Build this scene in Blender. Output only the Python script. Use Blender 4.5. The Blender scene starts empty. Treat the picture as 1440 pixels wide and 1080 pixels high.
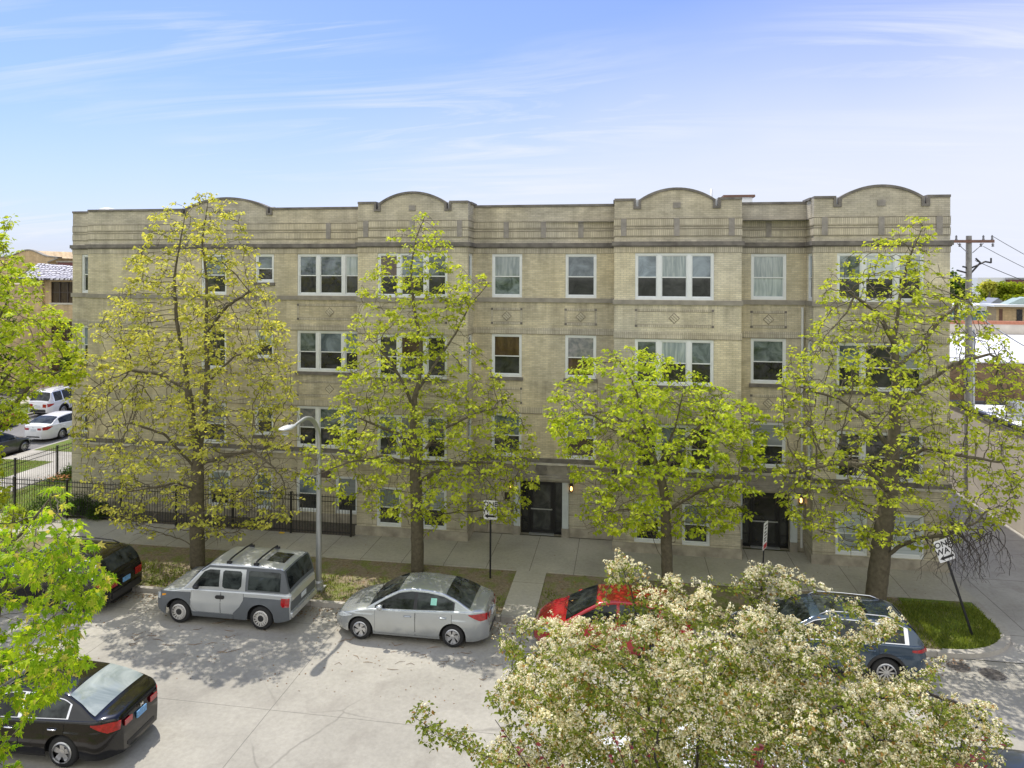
import bpy, bmesh, math, random
import numpy as np
from mathutils import Vector, Matrix
random.seed(7); NP = np.random.RandomState(11)
SC = bpy.context.scene
COL = SC.collection
pi = math.pi

# ---------------------------------------------------------------- camera model (level camera, lens shift)
CAMH = 10.2; YAW = math.radians(9.0); ROLL = 0.004; FPX = 1000.0; CX = 720.0; CY = 385.0
FW = Vector((-math.sin(YAW), math.cos(YAW), 0)); RT = Vector((math.cos(YAW), math.sin(YAW), 0))
def ray(px, py):
    a, b = px - CX, py - CY
    a2 = a * math.cos(ROLL) + b * math.sin(ROLL); b2 = -a * math.sin(ROLL) + b * math.cos(ROLL)
    return FW + RT * (a2 / FPX) + Vector((0, 0, -b2 / FPX))
def at(px, py, dep):                     # world point seen in that direction of the photo at that distance
    return Vector((0, 0, CAMH)) + ray(px, py) * dep
def on_y(px, py, Y):
    d = ray(px, py); return Vector((0, 0, CAMH)) + d * (Y / d.y)
def on_z(px, py, z=0.0):
    d = ray(px, py); return Vector((0, 0, CAMH)) + d * ((z - CAMH) / d.z)

# ---------------------------------------------------------------- object helpers
ORG = {}
def tag(o, label=None, cat=None, group=None, kind=None):
    if label: o['label'] = label
    if cat: o['category'] = cat
    if group: o['group'] = group
    if kind: o['kind'] = kind
    return o
def thing(name, label, cat, loc=(0, 0, 0), rz=0.0, group=None):
    o = bpy.data.objects.new(name, None); COL.objects.link(o)
    o.empty_display_size = 0.3
    o.location = loc; o.rotation_euler = (0, 0, rz)
    ORG[o.name] = Vector(loc)
    return tag(o, label, cat, group)
class MB:
    """collects faces and links them as one mesh object"""
    def __init__(s): s.v = []; s.f = []; s.m = []
    def add(s, vs, fs, mi=0):
        o = len(s.v); s.v.extend([tuple(p) for p in vs])
        for f in fs: s.f.append(tuple(o + i for i in f)); s.m.append(mi)
    def quad(s, a, b, c, d, mi=0): s.add([a, b, c, d], [(0, 1, 2, 3)], mi)
    def box(s, x0, x1, y0, y1, z0, z1, mi=0):
        s.add([(x0,y0,z0),(x1,y0,z0),(x1,y1,z0),(x0,y1,z0),(x0,y0,z1),(x1,y0,z1),(x1,y1,z1),(x0,y1,z1)],
              [(0,3,2,1),(4,5,6,7),(0,1,5,4),(1,2,6,5),(2,3,7,6),(3,0,4,7)], mi)
        return s
    def tube(s, path, rad, n=8, mi=0, cap=True):
        path = [Vector(p) for p in path]; k = len(path)
        if not hasattr(rad, '__len__'): rad = [rad] * k
        up = Vector((0.31, 0.17, 0.93)).normalized(); vs = []; fs = []
        prev = None
        for i, p in enumerate(path):
            t = (path[min(i+1, k-1)] - path[max(i-1, 0)])
            if t.length < 1e-9: t = Vector((0, 0, 1))
            t.normalize()
            if prev is None:
                a = t.cross(up)
                if a.length < 0.05: a = t.cross(Vector((1, 0, 0)))
            else: a = prev - t * prev.dot(t)
            if a.length < 1e-6: a = t.orthogonal()
            a.normalize(); prev = a; b = t.cross(a)
            for j in range(n):
                an = 2 * pi * j / n
                vs.append(p + (a * math.cos(an) + b * math.sin(an)) * rad[i])
        for i in range(k - 1):
            for j in range(n):
                j2 = (j + 1) % n
                fs.append((i*n+j, i*n+j2, (i+1)*n+j2, (i+1)*n+j))
        if cap:
            fs.append(tuple(range(n-1, -1, -1))); fs.append(tuple((k-1)*n + j for j in range(n)))
        s.add(vs, fs, mi); return s
    def lathe(s, prof, n=16, axis='z', c=(0, 0, 0), mi=0, cap=True):
        vs = []; fs = []; k = len(prof)
        for (r, h) in prof:
            for j in range(n):
                a = 2 * pi * j / n
                if axis == 'z': p = (c[0] + r*math.cos(a), c[1] + r*math.sin(a), c[2] + h)
                elif axis == 'y': p = (c[0] + r*math.cos(a), c[1] + h, c[2] + r*math.sin(a))
                else: p = (c[0] + h, c[1] + r*math.cos(a), c[2] + r*math.sin(a))
                vs.append(p)
        for i in range(k - 1):
            for j in range(n):
                j2 = (j + 1) % n; fs.append((i*n+j, i*n+j2, (i+1)*n+j2, (i+1)*n+j))
        if cap: fs.append(tuple(range(n))); fs.append(tuple((k-1)*n + j for j in range(n-1, -1, -1)))
        s.add(vs, fs, mi); return s
    def prism(s, pts, y0, y1, mi=0):       # polygon in xz extruded along y
        n = len(pts)
        s.add([(x, y0, z) for x, z in pts] + [(x, y1, z) for x, z in pts],
              [tuple(range(n)), tuple(range(2*n-1, n-1, -1))] + [(i, i+n, (i+1) % n + n, (i+1) % n) for i in range(n)], mi)
        return s
    def build(s, name, mats, parent=None, smooth=False, world=False, angle=None, normals=False):
        me = bpy.data.meshes.new(name)
        off = Vector((0, 0, 0))
        if world and parent is not None: off = ORG[parent.name]
        vs = s.v
        if off.length > 0: vs = [(x - off.x, y - off.y, z - off.z) for x, y, z in vs]
        me.from_pydata(vs, [], s.f)
        if not isinstance(mats, (list, tuple)): mats = [mats]
        for m in mats: me.materials.append(m)
        me.polygons.foreach_set('material_index', s.m)
        if smooth: me.polygons.foreach_set('use_smooth', [True] * len(me.polygons))
        me.update()
        if normals or angle:
            bm = bmesh.new(); bm.from_mesh(me)
            if normals: bmesh.ops.recalc_face_normals(bm, faces=bm.faces)
            if angle:
                for e in bm.edges:
                    if len(e.link_faces) == 2 and e.calc_face_angle(0) > angle: e.smooth = False
            bm.to_mesh(me); bm.free()
        o = bpy.data.objects.new(name, me); COL.objects.link(o)
        if parent is not None:
            o.parent = parent; ORG[o.name] = ORG.get(parent.name, Vector((0, 0, 0)))
        else: ORG[o.name] = Vector((0, 0, 0))
        return o
def struct(o): o['kind'] = 'structure'; return o

# ---------------------------------------------------------------- materials
def new_mat(name):
    m = bpy.data.materials.new(name); m.use_nodes = True
    nt = m.node_tree; b = nt.nodes['Principled BSDF']
    return m, nt, b
def N(nt, typ, **kw):
    n = nt.nodes.new(typ)
    for k, v in kw.items(): setattr(n, k, v)
    return n
def LK(nt, a, b): nt.links.new(a, b)
def mix_rgb(nt, blend, fac, a, b):
    n = N(nt, 'ShaderNodeMix', data_type='RGBA', blend_type=blend)
    for sock, val in ((n.inputs[0], fac), (n.inputs[6], a), (n.inputs[7], b)):
        if hasattr(val, 'is_linked') or isinstance(val, bpy.types.NodeSocket): LK(nt, val, sock)
        elif isinstance(val, (tuple, list)): sock.default_value = (*val[:3], 1)
        else: sock.default_value = val
    return n.outputs[2]
def math_n(nt, op, a, b=None, clamp=False):
    n = N(nt, 'ShaderNodeMath', operation=op); n.use_clamp = clamp
    for sock, val in ((n.inputs[0], a), (n.inputs[1], b)):
        if val is None: continue
        if isinstance(val, bpy.types.NodeSocket): LK(nt, val, sock)
        else: sock.default_value = val
    return n.outputs[0]
def noise(nt, vec, scale, detail=4, rough=0.55, dist=0.0):
    n = N(nt, 'ShaderNodeTexNoise'); n.inputs['Scale'].default_value = scale
    n.inputs['Detail'].default_value = detail; n.inputs['Roughness'].default_value = rough
    n.inputs['Distortion'].default_value = dist
    if vec is not None: LK(nt, vec, n.inputs['Vector'])
    return n.outputs['Fac']
def ramp(nt, fac, stops):
    n = N(nt, 'ShaderNodeValToRGB'); LK(nt, fac, n.inputs[0])
    e = n.color_ramp.elements
    while len(e) < len(stops): e.new(0.5)
    for i, (p, c) in enumerate(stops):
        e[i].position = p
        e[i].color = (c, c, c, 1) if not isinstance(c, (tuple, list)) else (*c[:3], 1)
    return n.outputs[0]
def objvec(nt): return N(nt, 'ShaderNodeTexCoord').outputs['Object']
def bump(nt, b, height, strength=0.3, dist=0.02):
    n = N(nt, 'ShaderNodeBump'); n.inputs['Strength'].default_value = strength; n.inputs['Distance'].default_value = dist
    LK(nt, height, n.inputs['Height']); LK(nt, n.outputs[0], b.inputs['Normal'])

def plain(name, col, rough=0.6, metal=0.0, var=0.15, scale=6.0, coat=0.0, spec=0.5):
    m, nt, b = new_mat(name)
    v = objvec(nt); f = noise(nt, v, scale, 5)
    r = ramp(nt, f, [(0.25, 1 - var), (0.75, 1 + var)])
    LK(nt, mix_rgb(nt, 'MULTIPLY', 1.0, col, r), b.inputs['Base Color'])
    b.inputs['Roughness'].default_value = rough; b.inputs['Metallic'].default_value = metal
    b.inputs['Specular IOR Level'].default_value = spec
    if coat: b.inputs['Coat Weight'].default_value = coat; b.inputs['Coat Roughness'].default_value = 0.06
    return m
def brick_mat(name, c1, c2, mortar, w=0.21, h=0.0695, ms=0.009, off=0.5, grime=0.35, band=False, soldier=False):
    m, nt, b = new_mat(name)
    v = objvec(nt); sp = N(nt, 'ShaderNodeSeparateXYZ'); LK(nt, v, sp.inputs[0])
    hx = math_n(nt, 'ADD', sp.outputs[0], sp.outputs[1])
    cb = N(nt, 'ShaderNodeCombineXYZ'); LK(nt, hx, cb.inputs[0]); LK(nt, sp.outputs[2], cb.inputs[1])
    br = N(nt, 'ShaderNodeTexBrick'); LK(nt, cb.outputs[0], br.inputs['Vector'])
    br.offset = off; br.inputs['Scale'].default_value = 1.0
    br.inputs['Brick Width'].default_value = w; br.inputs['Row Height'].default_value = h
    br.inputs['Mortar Size'].default_value = ms; br.inputs['Mortar Smooth'].default_value = 0.3
    br.inputs['Bias'].default_value = -0.1
    br.inputs['Color1'].default_value = (*c1, 1); br.inputs['Color2'].default_value = (*c2, 1); br.inputs['Mortar'].default_value = (*mortar, 1)
    col = br.outputs['Color']
    # streaky weathering: stretched along the courses, and dirt running down
    mp = N(nt, 'ShaderNodeMapping'); LK(nt, cb.outputs[0], mp.inputs[0]); mp.inputs['Scale'].default_value = (0.9, 2.4, 1)
    s1 = ramp(nt, noise(nt, mp.outputs[0], 1.4, 6, 0.62), [(0.28, 1 - grime*.62), (0.68, 1.06)])
    mp2 = N(nt, 'ShaderNodeMapping'); LK(nt, cb.outputs[0], mp2.inputs[0]); mp2.inputs['Scale'].default_value = (2.2, 0.35, 1)
    s2 = ramp(nt, noise(nt, mp2.outputs[0], 0.9, 5, 0.6), [(0.32, 0.74), (0.6, 1.06)])
    col = mix_rgb(nt, 'MULTIPLY', 1.0, col, s1); col = mix_rgb(nt, 'MULTIPLY', 0.8, col, s2)
    s3 = ramp(nt, noise(nt, cb.outputs[0], 0.22, 4, 0.5), [(0.35, (0.88, 0.9, 0.96)), (0.65, (1.06, 1.03, 0.94))])
    col = mix_rgb(nt, 'MULTIPLY', 0.9, col, s3)
    # grime below the ledges and sills
    for z0 in (11.2, 9.09, 6.02, 2.765):
        dn = math_n(nt, 'SUBTRACT', z0, sp.outputs[2])
        near = ramp(nt, dn, [(0.0, 1.0), (0.75, 0.0)])
        below = math_n(nt, 'GREATER_THAN', dn, 0.0)
        mp3 = N(nt, 'ShaderNodeMapping'); LK(nt, cb.outputs[0], mp3.inputs[0]); mp3.inputs['Scale'].default_value = (4.5, 0.5, 1)
        stk = ramp(nt, noise(nt, mp3.outputs[0], 1.1, 4, .6), [(0.42, 0.0), (0.66, 0.42)])
        f_ = math_n(nt, 'MULTIPLY', math_n(nt, 'MULTIPLY', near, below), stk)
        col = mix_rgb(nt, 'MIX', f_, col, (0.16, 0.145, 0.12))
    # repaired areas of newer or paler brick
    rep = ramp(nt, noise(nt, cb.outputs[0], 0.55, 2, .4), [(0.6, 0.0), (0.615, 0.3)])
    col = mix_rgb(nt, 'MIX', rep, col, mix_rgb(nt, 'MULTIPLY', 1.0, col, (1.2, 1.2, 1.22)))
    if band:
        fr = math_n(nt, 'FRACT', math_n(nt, 'DIVIDE', sp.outputs[2], 0.417))
        ln = math_n(nt, 'LESS_THAN', fr, 0.075)
        col = mix_rgb(nt, 'MIX', math_n(nt, 'MULTIPLY', ln, 0.4), col, (0.13, 0.11, 0.08))
    LK(nt, col, b.inputs['Base Color'])
    b.inputs['Roughness'].default_value = 0.9; b.inputs['Specular IOR Level'].default_value = 0.2
    bump(nt, b, br.outputs['Fac'], -0.5, 0.012)
    return m
M = {}
M['brick'] = brick_mat('tan_brick', (0.69, 0.615, 0.435), (0.55, 0.485, 0.34), (0.5, 0.455, 0.355))
M['brick_bay'] = brick_mat('grey_tan_brick', (0.73, 0.665, 0.505), (0.61, 0.55, 0.41), (0.5, 0.465, 0.37))
M['brick_par'] = brick_mat('weathered_parapet_brick', (0.61, 0.555, 0.44), (0.5, 0.455, 0.36), (0.43, 0.395, 0.325), grime=0.45)
M['brick_base'] = brick_mat('banded_brick', (0.6, 0.55, 0.425), (0.49, 0.45, 0.345), (0.45, 0.415, 0.335), band=True)
M['soldier'] = brick_mat('soldier_brick', (0.62, 0.565, 0.445), (0.51, 0.46, 0.36), (0.4, 0.36, 0.285), w=0.0695, h=0.5, ms=0.011, off=0.0, grime=0.4)
M['brick_brown'] = brick_mat('brown_brick', (0.30, 0.20, 0.12), (0.24, 0.15, 0.09), (0.25, 0.2, 0.15))
M['brick_far'] = brick_mat('yellow_brick', (0.68, 0.5, 0.29), (0.6, 0.43, 0.25), (0.5, 0.42, 0.3))
M['stone_dark'] = plain('weathered_stone', (0.165, 0.15, 0.135), 0.9, var=0.45, scale=3)
M['stone'] = plain('grey_limestone', (0.29, 0.265, 0.225), 0.85, var=0.3, scale=2.5)
M['stone_pale'] = plain('pale_limestone', (0.5, 0.47, 0.41), 0.85, var=0.25, scale=4)
M['tablet'] = plain('grey_tablet_stone', (0.285, 0.26, 0.235), 0.85, var=0.25, scale=4)
M['line'] = plain('shadow_course_brick', (0.25, 0.22, 0.17), 0.9, var=0.3)  # dark tone for painted shadow lines, and for the brick panel outlines
M['foundation'] = plain('foundation_concrete', (0.36, 0.325, 0.265), 0.9, var=0.4, scale=2.2)
M['white'] = plain('white_window_paint', (0.74, 0.76, 0.77), 0.45, var=0.05)
M['surround'] = plain('pale_grey_paint', (0.5, 0.54, 0.56), 0.5, var=0.08)
M['black'] = plain('black_paint', (0.012, 0.012, 0.013), 0.35, var=0.1)
M['iron'] = plain('black_iron', (0.022, 0.02, 0.019), 0.5, var=0.2)
M['bronze'] = plain('dark_bronze', (0.05, 0.035, 0.025), 0.5)
M['roofmem'] = plain('white_roof_membrane', (0.74, 0.75, 0.78), 0.8, var=0.08, scale=1.5)
M['roofgrey'] = plain('grey_roof_felt', (0.3, 0.3, 0.3), 0.9, var=0.2, scale=1.5)
M['cream'] = plain('cream_stucco', (0.52, 0.47, 0.4), 0.9, var=0.15, scale=1.2)
M['terra'] = plain('terracotta_coping', (0.42, 0.17, 0.1), 0.8, var=0.2)
M['maroon'] = plain('maroon_brick', (0.17, 0.075, 0.075), 0.9, var=0.2)
M['galv'] = plain('galvanised_steel', (0.42, 0.43, 0.43), 0.42, metal=0.55, var=0.12, scale=3)
M['aluminium'] = plain('white_flashing', (0.72, 0.73, 0.75), 0.35, metal=0.2, var=0.05)
M['wood'] = plain('weathered_pole_wood', (0.25, 0.24, 0.22), 0.9, var=0.3, scale=5)
M['wood_red'] = plain('brown_crossarm_wood', (0.17, 0.095, 0.07), 0.9, var=0.25)
M['wire'] = plain('wire_black', (0.03, 0.03, 0.03), 0.6)
M['porcelain'] = plain('grey_porcelain', (0.2, 0.2, 0.22), 0.25)
M['signwhite'] = plain('sign_white', (0.8, 0.8, 0.82), 0.4, var=0.04)
M['signblack'] = plain('sign_black', (0.014, 0.014, 0.018), 0.4)
M['signred'] = plain('sign_red', (0.5, 0.03, 0.05), 0.4)
M['signback'] = plain('sign_back_metal', (0.35, 0.35, 0.36), 0.4, metal=0.6)
M['rubber'] = plain('tyre_rubber', (0.018, 0.018, 0.019), 0.8, var=0.2)
M['rim'] = plain('alloy_rim', (0.55, 0.55, 0.56), 0.3, metal=0.7, var=0.06)
M['steelrim'] = plain('painted_steel_rim', (0.62, 0.6, 0.57), 0.45, metal=0.2, var=0.1)
M['plastic'] = plain('black_plastic', (0.02, 0.02, 0.022), 0.5)
M['cladding'] = plain('grey_cladding', (0.105, 0.115, 0.125), 0.5, var=0.06)
M['under'] = plain('underbody_black', (0.006, 0.006, 0.006), 0.9)
M['chrome'] = plain('chrome', (0.75, 0.75, 0.77), 0.12, metal=1.0, var=0.02)
M['tail'] = plain('red_lens', (0.36, 0.008, 0.012), 0.1, var=0.45, scale=16, coat=1.0)
M['headlamp'] = plain('clear_lens', (0.62, 0.66, 0.68), 0.08, var=0.25, scale=14, coat=1.0)
M['amber'] = plain('amber_lens', (0.7, 0.3, 0.02), 0.15)
M['plate'] = plain('plate_white', (0.6, 0.64, 0.68), 0.4, var=0.25, scale=30)
M['plateblue'] = plain('plate_blue', (0.16, 0.36, 0.62), 0.4, var=0.45, scale=30)
M['sticker'] = plain('pale_green_sticker', (0.28, 0.62, 0.5), 0.5, var=0.1, scale=30)
M['yellow'] = plain('yellow_litter', (0.75, 0.5, 0.04), 0.6)
def paint(name, col, metal=0.35, rough=0.32, dustf=0.3, coat=0.8):
    m, nt, b = new_mat(name); v = objvec(nt)
    r = ramp(nt, noise(nt, v, 1.2, 3), [(0.3, 0.93), (0.7, 1.05)])
    dz = N(nt, 'ShaderNodeSeparateXYZ'); LK(nt, v, dz.inputs[0])
    dust = ramp(nt, math_n(nt, 'ADD', dz.outputs[2], math_n(nt, 'MULTIPLY', noise(nt, v, 5, 4), 0.35)), [(0.28, dustf), (0.75, 0.0)])
    c = mix_rgb(nt, 'MULTIPLY', 1.0, col, r); c = mix_rgb(nt, 'MIX', dust, c, (0.2, 0.18, 0.15))
    LK(nt, c, b.inputs['Base Color']); b.inputs['Metallic'].default_value = metal
    b.inputs['Roughness'].default_value = rough; b.inputs['Coat Weight'].default_value = coat; b.inputs['Coat Roughness'].default_value = 0.05
    return m
M['p_silver'] = paint('silver_paint', (0.52, 0.54, 0.545), 0.5, 0.3)
M['p_silver2'] = paint('pale_silver_paint', (0.46, 0.485, 0.495), 0.6, 0.27)
M['p_red'] = paint('red_paint', (0.36, 0.008, 0.015), 0.1, 0.25)
M['p_blue'] = paint('slate_blue_paint', (0.05, 0.08, 0.12), 0.4, 0.25)
M['p_black'] = paint('black_car_paint', (0.004, 0.004, 0.005), 0.0, 0.12, 0.04, 0.4)
M['p_white'] = paint('white_car_paint', (0.72, 0.73, 0.75), 0.0, 0.35)
M['p_grey'] = paint('dark_grey_paint', (0.045, 0.05, 0.055), 0.4, 0.3)
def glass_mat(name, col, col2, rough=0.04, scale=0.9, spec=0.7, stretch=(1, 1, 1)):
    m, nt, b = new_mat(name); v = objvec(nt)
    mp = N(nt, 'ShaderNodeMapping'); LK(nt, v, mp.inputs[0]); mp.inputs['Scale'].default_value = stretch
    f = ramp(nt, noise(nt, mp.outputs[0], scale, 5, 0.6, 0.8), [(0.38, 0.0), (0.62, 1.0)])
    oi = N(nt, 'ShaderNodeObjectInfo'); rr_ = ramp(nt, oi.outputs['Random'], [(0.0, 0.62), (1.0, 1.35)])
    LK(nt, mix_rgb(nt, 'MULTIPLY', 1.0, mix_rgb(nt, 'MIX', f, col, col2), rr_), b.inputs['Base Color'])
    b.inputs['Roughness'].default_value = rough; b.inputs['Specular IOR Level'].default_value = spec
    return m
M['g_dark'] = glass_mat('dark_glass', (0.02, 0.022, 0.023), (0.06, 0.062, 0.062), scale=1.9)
M['g_sky'] = glass_mat('painted_sky_reflection_glass', (0.09, 0.12, 0.145), (0.26, 0.32, 0.37), scale=1.3)  # bluish reflection of the sky painted into the pane colour
M['g_green'] = glass_mat('painted_tree_reflection_glass', (0.04, 0.06, 0.05), (0.17, 0.21, 0.21), scale=2.5)  # greenish reflection of trees painted into the pane colour
M['g_curtain'] = glass_mat('curtained_glass', (0.22, 0.27, 0.28), (0.4, 0.45, 0.45), rough=0.06, scale=3.0, stretch=(3, 3, 0.3))
M['g_blind'] = glass_mat('blind_glass', (0.33, 0.37, 0.39), (0.46, 0.5, 0.52), rough=0.1, scale=4.0, stretch=(0.1, 0.1, 6))
M['g_brown'] = glass_mat('warm_dark_glass', (0.05, 0.03, 0.018), (0.1, 0.065, 0.035), scale=2.2, stretch=(2, 2, .6))
M['g_lace'] = glass_mat('lace_glass', (0.18, 0.2, 0.21), (0.34, 0.33, 0.33), scale=5.0, rough=0.08)
M['g_car'] = glass_mat('car_glass', (0.008, 0.01, 0.01), (0.045, 0.053, 0.05), scale=2.2, rough=0.02, spec=0.3)
M['g_carpale'] = glass_mat('pale_car_glass', (0.12, 0.15, 0.145), (0.3, 0.33, 0.31), scale=1.2, rough=0.03)
M['g_teal'] = glass_mat('teal_glazing', (0.05, 0.15, 0.17), (0.09, 0.22, 0.23), scale=0.8)
m, nt, b = new_mat('lit_bulb'); b.inputs['Emission Color'].default_value = (1, 0.55, 0.16, 1); b.inputs['Emission Strength'].default_value = 5.0
b.inputs['Base Color'].default_value = (0.8, 0.5, 0.2, 1); M['bulb'] = m
def leaf_mat(name, c1, c2, tr, c3=None, t3=0.06, transw=0.5):
    m = bpy.data.materials.new(name); m.use_nodes = True; nt = m.node_tree; nt.nodes.clear()
    out = N(nt, 'ShaderNodeOutputMaterial'); g = N(nt, 'ShaderNodeNewGeometry')
    rnd = g.outputs['Random Per Island']
    stops = [(0.0, c1), (1.0, c2)] if c3 is None else [(0.0, c1), (1 - t3 - 0.06, c2), (1 - t3, c3)]
    col = ramp(nt, rnd, stops)
    v = objvec(nt); cl = ramp(nt, noise(nt, v, 0.8, 3), [(0.3, 0.72), (0.7, 1.2)])
    col = mix_rgb(nt, 'MULTIPLY', 1.0, col, cl)
    d = N(nt, 'ShaderNodeBsdfPrincipled'); d.inputs['Roughness'].default_value = 0.5; d.inputs['Specular IOR Level'].default_value = 0.22
    LK(nt, col, d.inputs['Base Color'])
    t = N(nt, 'ShaderNodeBsdfTranslucent'); LK(nt, mix_rgb(nt, 'MULTIPLY', 1.0, col, tr), t.inputs[0])
    mx = N(nt, 'ShaderNodeMixShader'); mx.inputs[0].default_value = transw
    LK(nt, d.outputs[0], mx.inputs[1]); LK(nt, t.outputs[0], mx.inputs[2]); LK(nt, mx.outputs[0], out.inputs[0])
    return m
M['leaf_olive'] = leaf_mat('olive_spring_leaf', (0.32, 0.36, 0.055), (0.64, 0.65, 0.16), (1.7, 1.5, 0.7))
M['leaf_lime'] = leaf_mat('lime_spring_leaf', (0.28, 0.36, 0.025), (0.6, 0.65, 0.08), (1.6, 1.5, 0.6))
M['leaf_lime2'] = leaf_mat('bright_spring_leaf', (0.26, 0.36, 0.02), (0.56, 0.63, 0.06), (1.6, 1.5, 0.6))
M['leaf_maple'] = leaf_mat('maple_leaf', (0.18, 0.34, 0.015), (0.46, 0.58, 0.035), (1.6, 1.5, 0.6), (0.62, 0.54, 0.16), 0.06)
M['leaf_crab'] = leaf_mat('flowering_tree_leaf', (0.12, 0.165, 0.025), (0.3, 0.34, 0.06), (1.5, 1.5, 0.6), (0.36, 0.2, 0.06), 0.06)
M['leaf_plum'] = leaf_mat('plum_leaf', (0.13, 0.025, 0.035), (0.26, 0.06, 0.05), (1.5, 1, 0.9), (0.25, 0.26, 0.06), 0.12)
M['leaf_dark'] = leaf_mat('dark_green_leaf', (0.045, 0.085, 0.018), (0.1, 0.17, 0.03), (1.5, 1.5, 0.6))  # dark green foliage of the shrubs and background trees
M['leaf_far'] = leaf_mat('far_leaf', (0.2, 0.26, 0.02), (0.36, 0.4, 0.035), (1.5, 1.5, 0.5))
M['petal'] = leaf_mat('cream_petal', (0.8, 0.72, 0.42), (0.95, 0.92, 0.7), (1, 0.97, 0.78), (0.56, 0.4, 0.16), 0.12, 0.3)
M['grassblade'] = leaf_mat('grass_blade', (0.11, 0.16, 0.025), (0.29, 0.33, 0.07), (1.4, 1.4, 0.5))
M['litter'] = leaf_mat('dry_litter', (0.16, 0.09, 0.045), (0.33, 0.2, 0.1), (1, 1, 1), None, 0.06, 0.1)
M['flower'] = leaf_mat('orange_flower', (0.7, 0.25, 0.05), (0.85, 0.45, 0.2), (1, 1, 1))
M['bark'] = plain('grey_brown_bark', (0.115, 0.098, 0.066), 0.95, var=0.35, scale=9)
M['bark_dark'] = plain('dark_bark', (0.06, 0.05, 0.045), 0.95, var=0.3, scale=9)
M['pod'] = plain('dry_seed_pod', (0.07, 0.05, 0.035), 0.9)
def concrete(name, base, joints=None, cracks=False, var=0.16, stain=0.0):
    m, nt, b = new_mat(name); v = objvec(nt)
    c = mix_rgb(nt, 'MULTIPLY', 1.0, base, ramp(nt, noise(nt, v, 0.35, 6, 0.6), [(0.3, 1 - var), (0.7, 1 + var)]))
    c = mix_rgb(nt, 'MULTIPLY', 1.0, c, ramp(nt, noise(nt, v, 9.0, 5, 0.7), [(0.3, 0.87), (0.7, 1.09)]))
    sp = N(nt, 'ShaderNodeSeparateXYZ'); LK(nt, v, sp.inputs[0])
    if joints:
        for ax, step, wd, ph in joints:
            wob = math_n(nt, 'MULTIPLY', noise(nt, v, 1.5, 3), 0.02)
            fr = math_n(nt, 'FRACT', math_n(nt, 'ADD', math_n(nt, 'DIVIDE', math_n(nt, 'ADD', sp.outputs[ax], wob), step), ph))
            ln = math_n(nt, 'LESS_THAN', fr, wd / step)
            c = mix_rgb(nt, 'MIX', math_n(nt, 'MULTIPLY', ln, 0.65), c, (0.07, 0.065, 0.06))
    if cracks:
        nv = N(nt, 'ShaderNodeTexNoise'); nv.inputs['Scale'].default_value = 0.7; nv.inputs['Detail'].default_value = 6; LK(nt, v, nv.inputs['Vector'])
        wv = N(nt, 'ShaderNodeMix', data_type='VECTOR'); wv.inputs[0].default_value = 0.28
        LK(nt, v, wv.inputs[4]); LK(nt, nv.outputs['Color'], wv.inputs[5])
        vo = N(nt, 'ShaderNodeTexVoronoi', feature='DISTANCE_TO_EDGE'); vo.inputs['Scale'].default_value = 0.33; LK(nt, wv.outputs[1], vo.inputs['Vector'])
        ln = ramp(nt, vo.outputs['Distance'], [(0.0, 1.0), (0.007, 0.0)])
        keep = ramp(nt, noise(nt, v, 0.25, 3), [(0.47, 0.0), (0.62, 0.5)])
        c = mix_rgb(nt, 'MIX', math_n(nt, 'MULTIPLY', ln, keep), c, (0.1, 0.09, 0.08))
        vo2 = N(nt, 'ShaderNodeTexVoronoi', feature='DISTANCE_TO_EDGE'); vo2.inputs['Scale'].default_value = 1.6; LK(nt, wv.outputs[1], vo2.inputs['Vector'])
        ln2 = ramp(nt, vo2.outputs['Distance'], [(0.0, 1.0), (0.015, 0.0)])
        keep2 = ramp(nt, noise(nt, v, 0.31, 4), [(0.56, 0.0), (0.66, 0.4)])
        c = mix_rgb(nt, 'MIX', math_n(nt, 'MULTIPLY', ln2, keep2), c, (0.12, 0.105, 0.09))
        pt = ramp(nt, noise(nt, v, 0.16, 2, 0.4), [(0.5, 0.0), (0.53, 0.16)])
        c = mix_rgb(nt, 'MIX', pt, c, (0.27, 0.255, 0.23))
        # oil and tyre darkening along the parking lane
        st = ramp(nt, noise(nt, v, 0.9, 5, 0.65), [(0.52, 0.0), (0.75, 0.5)])
        c = mix_rgb(nt, 'MIX', st, c, (0.2, 0.18, 0.155))
    LK(nt, c, b.inputs['Base Color']); b.inputs['Roughness'].default_value = 0.92; b.inputs['Specular IOR Level'].default_value = 0.2
    bump(nt, b, noise(nt, v, 30, 4), 0.15, 0.01)
    return m
M['street'] = concrete('worn_concrete_street', (0.365, 0.345, 0.295), [(0, 6.1, 0.018, 0.35), (1, 4.05, 0.016, 0.12)], cracks=True)
M['asphalt'] = concrete('side_street_asphalt', (0.2, 0.195, 0.19), None, True)
M['sidewalk'] = concrete('sidewalk_concrete', (0.42, 0.395, 0.34), [(0, 1.52, 0.022, 0.1)], var=.22)
M['walkway'] = concrete('walkway_concrete', (0.42, 0.395, 0.34), [(1, 1.7, 0.02, 0.3)])
M['alley'] = concrete('alley_concrete', (0.42, 0.4, 0.36), [(0, 4.7, 0.03, 0.55), (1, 4.0, 0.03, 0.4)], cracks=True)
M['kerb'] = concrete('kerb_concrete', (0.38, 0.355, 0.315), [(0, 3.0, 0.02, 0.2)], var=0.25)
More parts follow.
